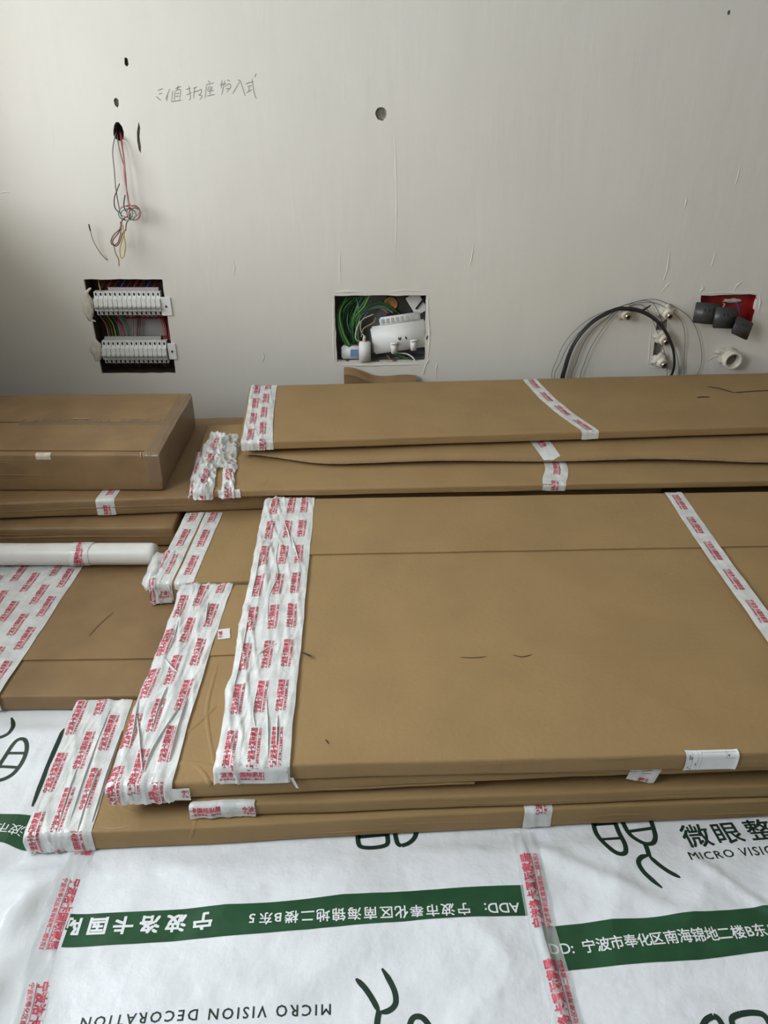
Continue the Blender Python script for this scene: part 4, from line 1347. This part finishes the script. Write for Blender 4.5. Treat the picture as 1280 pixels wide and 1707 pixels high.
ad = thing('power_adapter', 'small upright white power adapter on the bottom edge of the cable box', 'power adapter', at_wall(608, 604, 2.975))
c = at_wall(608, 588, 2.985)
MB().box((c.x, 2.985, 0.304 + 0.0425), (0.046, 0.030, 0.082), None, 0.004, 2).build('adapter_body', M['white_plastic'], ad, True)
MB().tube(smooth_path([(c.x - 0.002, 2.985, 0.384), (c.x - 0.002, 2.984, 0.400), (c.x, 2.99, 0.408)], 4), 0.006, 10).build('cord_sleeve', M['w_cream'], ad, True)
wire(ad, [(c.x, 2.99, 0.405), (c.x - 0.015, 3.01, 0.425), (c.x - 0.012, 3.03, 0.46), (c.x + 0.035, 3.03, 0.485)], 0.002, 'w_cream', 'cord')
qb = thing('sticker_box', 'flat cream plastic box with a blue sticker, left of the upright adapter', 'box', at_wall(584, 600, 3.02))
c = at_wall(585, 587, 3.02)
MB().box((c.x + 0.005, 3.02, 0.306 + 0.030), (0.085, 0.04, 0.052), None, 0.005, 2).build('box_body', M['white_plastic'], qb, True)
MB().box((c.x + 0.014, 2.9992, 0.306 + 0.030), (0.030, 0.0012, 0.030)).build('blue_sticker', M['blue'], qb)

gcab = [
    ([(575, 496, 3.05), (563, 520, 3.02), (566, 548, 3.0), (576, 572, 3.0), (590, 580, 3.02)], 0.0050, 'w_green'),
    ([(578, 495, 3.05), (566, 522, 3.01), (571, 552, 3.0), (582, 575, 3.0)], 0.0045, 'w_ltgreen'),
    ([(616, 492, 3.0), (606, 512, 3.01), (590, 530, 3.03), (580, 555, 3.05)], 0.0035, 'w_ltgreen'),
    ([(613, 493, 3.02), (601, 512, 3.02), (588, 525, 3.03), (583, 545, 3.04)], 0.0035, 'w_green'),
    ([(610, 500, 3.04), (596, 518, 3.04), (586, 536, 3.03), (586, 560, 3.04), (594, 580, 3.05)], 0.0035, 'w_green'),
    ([(660, 520, 3.06), (640, 506, 3.05), (620, 507, 3.04), (600, 520, 3.03), (588, 545, 3.03), (590, 572, 3.03)], 0.0040, 'w_green'),
    ([(655, 522, 3.05), (640, 512, 3.04), (615, 516, 3.04), (600, 530, 3.03), (597, 555, 3.03), (600, 570, 3.04)], 0.0035, 'w_teal'),
    ([(648, 522, 3.05), (630, 513, 3.05), (608, 520, 3.05), (596, 540, 3.05), (598, 565, 3.05)], 0.0030, 'w_orange'),
    ([(632, 500, 3.06), (628, 512, 3.05), (645, 516, 3.05), (655, 521, 3.04)], 0.0035, 'w_grey'),
    ([(592, 505, 3.06), (584, 525, 3.06), (582, 550, 3.06), (588, 575, 3.06)], 0.0040, 'w_green'),
    ([(572, 505, 3.06), (580, 518, 3.06), (590, 530, 3.06)], 0.0035, 'w_dark'),
    ([(600, 535, 3.01), (594, 550, 3.0), (593, 565, 3.0), (602, 570, 3.01)], 0.0026, 'w_cream'),
    ([(626, 530, 3.01), (622, 538, 3.0), (606, 548, 3.0), (602, 562, 3.0)], 0.0022, 'w_tan'),
    ([(645, 592, 3.03), (652, 600, 3.02), (660, 603, 3.01)], 0.0040, 'w_orange'),
    ([(655, 590, 3.03), (670, 594, 3.02), (690, 602, 3.01)], 0.0040, 'w_green'),
    ([(662, 588, 3.02), (678, 590, 3.01), (688, 596, 3.0), (692, 603, 3.0)], 0.0035, 'w_white'),
    ([(660, 596, 3.04), (672, 600, 3.03), (685, 603, 3.03)], 0.0040, 'w_ltgreen'),
]
rg = random.Random(5)
for k in range(9):
    x_ = rg.uniform(568, 596)
    gcab.append(([(x_ + rg.uniform(4, 26), 494, 3.05), (x_ + rg.uniform(-4, 10), 515, rg.uniform(3.02, 3.06)), (x_ + rg.uniform(-8, 6), 545, rg.uniform(3.03, 3.06)), (x_ + rg.uniform(0, 14), 578, 3.05)], rg.uniform(0.0028, 0.004), ('w_green', 'w_ltgreen', 'w_green', 'w_teal')[k % 4]))
for k in range(4):
    gcab.append(([(592 + 2 * k, 574, 3.05), (596 + 3 * k, 545 - 4 * k, 3.04), (616 + 3 * k, 516 - 2 * k, 3.05), (640 + 4 * k, 508 + 2 * k, 3.06), (662 + 2 * k, 520 + 2 * k, 3.06)], 0.0032, ('w_green', 'w_brown', 'w_ltgreen', 'w_grey')[k]))
cabs = thing('cable_bundle', 'tangle of mostly green cables filling the cable box behind the switch', 'cables', at_wall(600, 603, 3.04))
for pts, r, m in gcab:
    wire(cabs, wpx(pts), r, m, 'cable')

# ------------------------------------------------------------------ wires hanging from the hole
def ci(x, y, d):
    return (100 + x / 3.556, 60 + y / 3.556, d)
hw = thing('hanging_wires', 'tangled bundle of thin coloured wires hanging from a hole in the wall', 'wires', at_wall(198, 222, 2.98))
hwl = [
    ([ci(340, 560, 3.02), ci(328, 590, 2.975), ci(312, 680, 2.965), ci(322, 800, 2.96), ci(330, 900, 2.955), ci(345, 990, 2.95), ci(355, 1050, 2.945)], 'w_grey'),
    ([ci(355, 560, 3.02), ci(360, 600, 2.97), ci(378, 740, 2.95), ci(384, 850, 2.945), ci(404, 960, 2.94), ci(415, 1035, 2.935)], 'w_red'),
    ([ci(365, 565, 3.02), ci(366, 620, 2.968), ci(383, 760, 2.948), ci(390, 880, 2.942), ci(408, 985, 2.938), ci(430, 1010, 2.93)], 'w_pink'),
    ([ci(345, 570, 3.02), ci(342, 620, 2.97), ci(364, 720, 2.955), ci(386, 800, 2.95), ci(396, 930, 2.945), ci(408, 1010, 2.94)], 'w_grey'),
    ([ci(352, 875, 2.95), ci(338, 915, 2.948), ci(322, 960, 2.945), ci(325, 1015, 2.945), ci(348, 1045, 2.945)], 'w_dark'),
    ([ci(385, 942, 2.94), ci(379, 985, 2.938), ci(380, 1015, 2.938), ci(392, 1040, 2.938)], 'w_dark'),
    ([ci(418, 1050, 2.935), ci(412, 1080, 2.935), ci(394, 1110, 2.935), ci(390, 1155, 2.935)], 'w_brown'),
    ([ci(400, 1070, 2.935), ci(370, 1090, 2.935), ci(358, 1140, 2.93), ci(318, 1180, 2.93), ci(302, 1220, 2.93), ci(318, 1240, 2.93), ci(345, 1220, 2.93), ci(362, 1150, 2.93), ci(358, 1100, 2.935)], 'w_brown'),
    ([ci(362, 1110, 2.935), ci(350, 1160, 2.93), ci(312, 1215, 2.928), ci(330, 1245, 2.928), ci(352, 1225, 2.928), ci(372, 1165, 2.93)], 'w_dkred'),
    ([ci(372, 1120, 2.935), ci(378, 1180, 2.93), ci(388, 1240, 2.93), ci(380, 1300, 2.93), ci(362, 1315, 2.93), ci(355, 1260, 2.93), ci(372, 1200, 2.93), ci(385, 1150, 2.935)], 'w_yellow'),
    ([ci(318, 1235, 2.93), ci(330, 1290, 2.93), ci(346, 1320, 2.93), ci(350, 1365, 2.93)], 'w_tan'),
]
for pts, m in hwl:
    wire(hw, wpx(pts), 0.0021, m)
for cx, cy, rx, ry, m in ((388, 1050, 42, 42, 'w_teal'), (436, 1048, 40, 44, 'w_pink'), (412, 1040, 60, 36, 'w_pink'), (405, 1058, 45, 34, 'w_teal'), (442, 1055, 34, 36, 'w_dkred')):
    MB().tube(smooth_path([at_wall(*ci(cx + rx * math.cos(a), cy + ry * math.sin(a), 2.936 + 0.006 * math.sin(a * 2 + cx))) for a in [2 * math.pi * k / 8 for k in range(8)]], 5, True), 0.0018, 6, True).build('wire', M[m], hw, True)
sw_ = thing('loose_wire', 'single thin brown wire curling out of the wall left of the tangled bundle', 'wire', at_wall(150, 380, 2.97))
wire(sw_, wpx([ci(172, 1120, 2.955), ci(178, 1145, 2.96), ci(200, 1220, 2.965), ci(250, 1300, 2.97), ci(292, 1336, 2.985)]), 0.0018, 'w_tan')
wire(sw_, wpx([ci(171, 1117, 2.955), ci(176, 1140, 2.959), ci(181, 1155, 2.960)]), 0.0026, 'w_dark', 'insulated_tip')

# ------------------------------------------------------------------ water points, coil, sockets, drain stub
fits = [((1041, 522), 'plaster-caked water pipe outlet inside the top of the black cable loop', 1), ((1110, 521), 'plaster-caked water pipe outlet at the head of the wall channel, right of the loop', 2),
        ((1104, 564), 'middle water pipe outlet of the three along the wall channel', 3), ((1101, 602), 'lowest water pipe outlet at the foot of the wall channel', 4)]
for (px, py), lb, sd in fits:
    c = at_wall(px, py, 2.975)
    t = thing('pipe_outlet', lb, 'pipe fitting', (c.x, 2.978, c.z))
    ax = Vector((0.22, -1, -0.22)).normalized()
    MB().blob((c.x - 0.006, 2.972, c.z + 0.006), (0.030, 0.018, 0.026), sd, 0.5).build('plaster_collar', M['lump'], t, True)
    o = Vector((c.x - 0.003, 2.975, c.z + 0.003))
    MB().lathe([(0, 0.021), (0.024, 0.020), (0.028, 0.018), (0.028, 0.013)], o, ax, 18).build('fitting_body', M['pvc'], t, True)
    MB().lathe([(0.024, 0.0135), (0.040, 0.0135), (0.042, 0.012), (0.042, 0.008), (0.026, 0.0075), (0.026, 0)], o, ax, 16).build('threaded_insert', M['brass'], t, False)
    MB().lathe([(0.030, 0.0076), (0.030, 0.0)], o, ax, 12).build('bore', M['slot'], t)

coil = thing('cable_coil', 'thick black cable loop hung over the left pipe outlet', 'cable coil', at_wall(1040, 515, 2.95))
for k, (dx, dy, d) in enumerate(((0, 0, 2.945), (2, 2, 2.938), (-2, 3, 2.950))):
    pts = [(940 + dx, 640, d), (942 + dx, 610 + dy, d), (957 + dx, 570 + dy, d), (985 + dx, 537 + dy, d), (1020 + dx, 517 + dy, d), (1042 + dx, 513 + dy, d), (1072, 519 + dy, d), (1100, 539 + dy, d - 0.01), (1119, 572 + dy, d - 0.01), (1124, 604, d - 0.01), (1118, 628, d), (1100, 660, d), (1040, 690, d), (975, 675, d)]
    P = [at_wall(p[0], p[1], p[2]) for p in pts]
    MB().tube(smooth_path(P, 7, True), 0.0042 if k else 0.0050, 8, True).build('cable_turn', M['black'], coil, True)
thin = thing('wire_coil', 'loose loops of thin grey wire around the black cable loop', 'wire coil', at_wall(1040, 508, 2.96))
for pts in ([(925, 640), (930, 595), (950, 560), (985, 530), (1030, 512), (1080, 499), (1110, 505), (1150, 530), (1168, 575), (1164, 620), (1120, 665), (1010, 680)],
            [(932, 640), (936, 600), (958, 562), (990, 534), (1028, 514), (1062, 505), (1100, 508), (1138, 540), (1140, 600), (1130, 640), (1050, 675)],
            [(958, 640), (962, 600), (980, 560), (1012, 530), (1045, 508), (1085, 503), (1105, 540), (1130, 600), (1120, 650), (1040, 680)],
            [(972, 640), (976, 600), (995, 562), (1024, 524), (1046, 510), (1075, 512), (1098, 560), (1112, 610), (1100, 650), (1040, 670)]):
    P = [at_wall(p[0], p[1], 2.964 - 0.004 * math.sin(i * 1.3)) for i, p in enumerate(pts)]
    MB().tube(smooth_path(P, 6, True), 0.0012, 5, True).build('wire_turn', M['grey_wire'], thin, True)

rb = thing('switch_box', 'red plastic back box in the wall behind the hanging charcoal sockets', 'back box', (1.33, 2.98, 0.47))
open_box(RED[0] - 0.001, RED[1] + 0.001, RED[2] - 0.001, RED[3] + 0.001, 2.985, 3.030, 0.002).build('box_shell', M['red_box'], rb)
c = at_wall(1222, 501, 3.02)
MB().blob((c.x, 3.022, c.z), (0.035, 0.008, 0.008), 4, 0.6).build('plaster_splash', M['lump'], rb, True)
socks = [((1177, 522.5), (0.088, 0.078), R(2), R(-14), R(-12), 2.935, 'left of the three charcoal sockets dangling from the red box'),
         ((1208, 530), (0.084, 0.078), R(3), R(-10), R(4), 2.922, 'middle charcoal socket dangling from the red box, with pin holes'),
         ((1237, 547), (0.084, 0.068), R(24), R(-16), R(14), 2.915, 'lowest charcoal socket dangling at right below the red box, tilted')]
for k, ((px, py), (sw, sh), ry, rx, rz, d, lb) in enumerate(socks):
    c = at_wall(px, py, d)
    t = thing('wall_socket', lb, 'socket', c)
    rot = Matrix.Rotation(rz, 3, 'Z') @ Matrix.Rotation(ry, 3, 'Y') @ Matrix.Rotation(rx, 3, 'X')
    MB().box(c, (sw, 0.011, sh), rot, 0.003, 2).build('face_plate', M['socket'], t, True)
    MB().box(c + rot @ Vector((0, 0.014, 0)), (sw * 0.62, 0.02, sh * 0.62), rot, 0.002, 1).build('rear_housing', M['black'], t)
    for dx in (-0.008, 0.008):
        MB().box(c + rot @ Vector((dx, -0.0055, 0.012)), (0.004, 0.002, 0.009), rot).build('pin_hole', M['slot'], t)
    a = c + rot @ Vector((0, 0.022, sh * 0.2))
    wire(t, [a, a + Vector((0, 0.01, 0.02)), (1.27 + 0.05 * k, 2.985, 0.535), (1.29 + 0.04 * k, 3.022, 0.53)], 0.0022, ('w_red', 'w_white', 'w_blue')[k])

st = thing('drain_stub', 'short cream plastic drain pipe stub sticking out of the wall at right', 'pipe', (1.385, 2.98, 0.322))
ax = Vector((0.05, -1, -0.05)).normalized()
o = Vector((1.380, 2.985, 0.326))
MB().lathe([(0, 0.0355), (0.048, 0.0355), (0.050, 0.034), (0.050, 0.0285), (0.048, 0.027), (-0.02, 0.027)], o, ax, 30).build('pipe_wall', M['pvc'], st, True)
MB().lathe([(0.012, 0.0272), (0.012, 0.0)], o, ax, 20).build('plaster_plug', M['raw'], st)
MB().blob((1.365, 2.976, 0.352), (0.045, 0.014, 0.014), 8, 0.5).build('plaster_collar', M['lump'], st, True)
MB().blob((1.350, 2.978, 0.325), (0.012, 0.012, 0.022), 9, 0.5).build('plaster_collar', M['lump'], st, True)
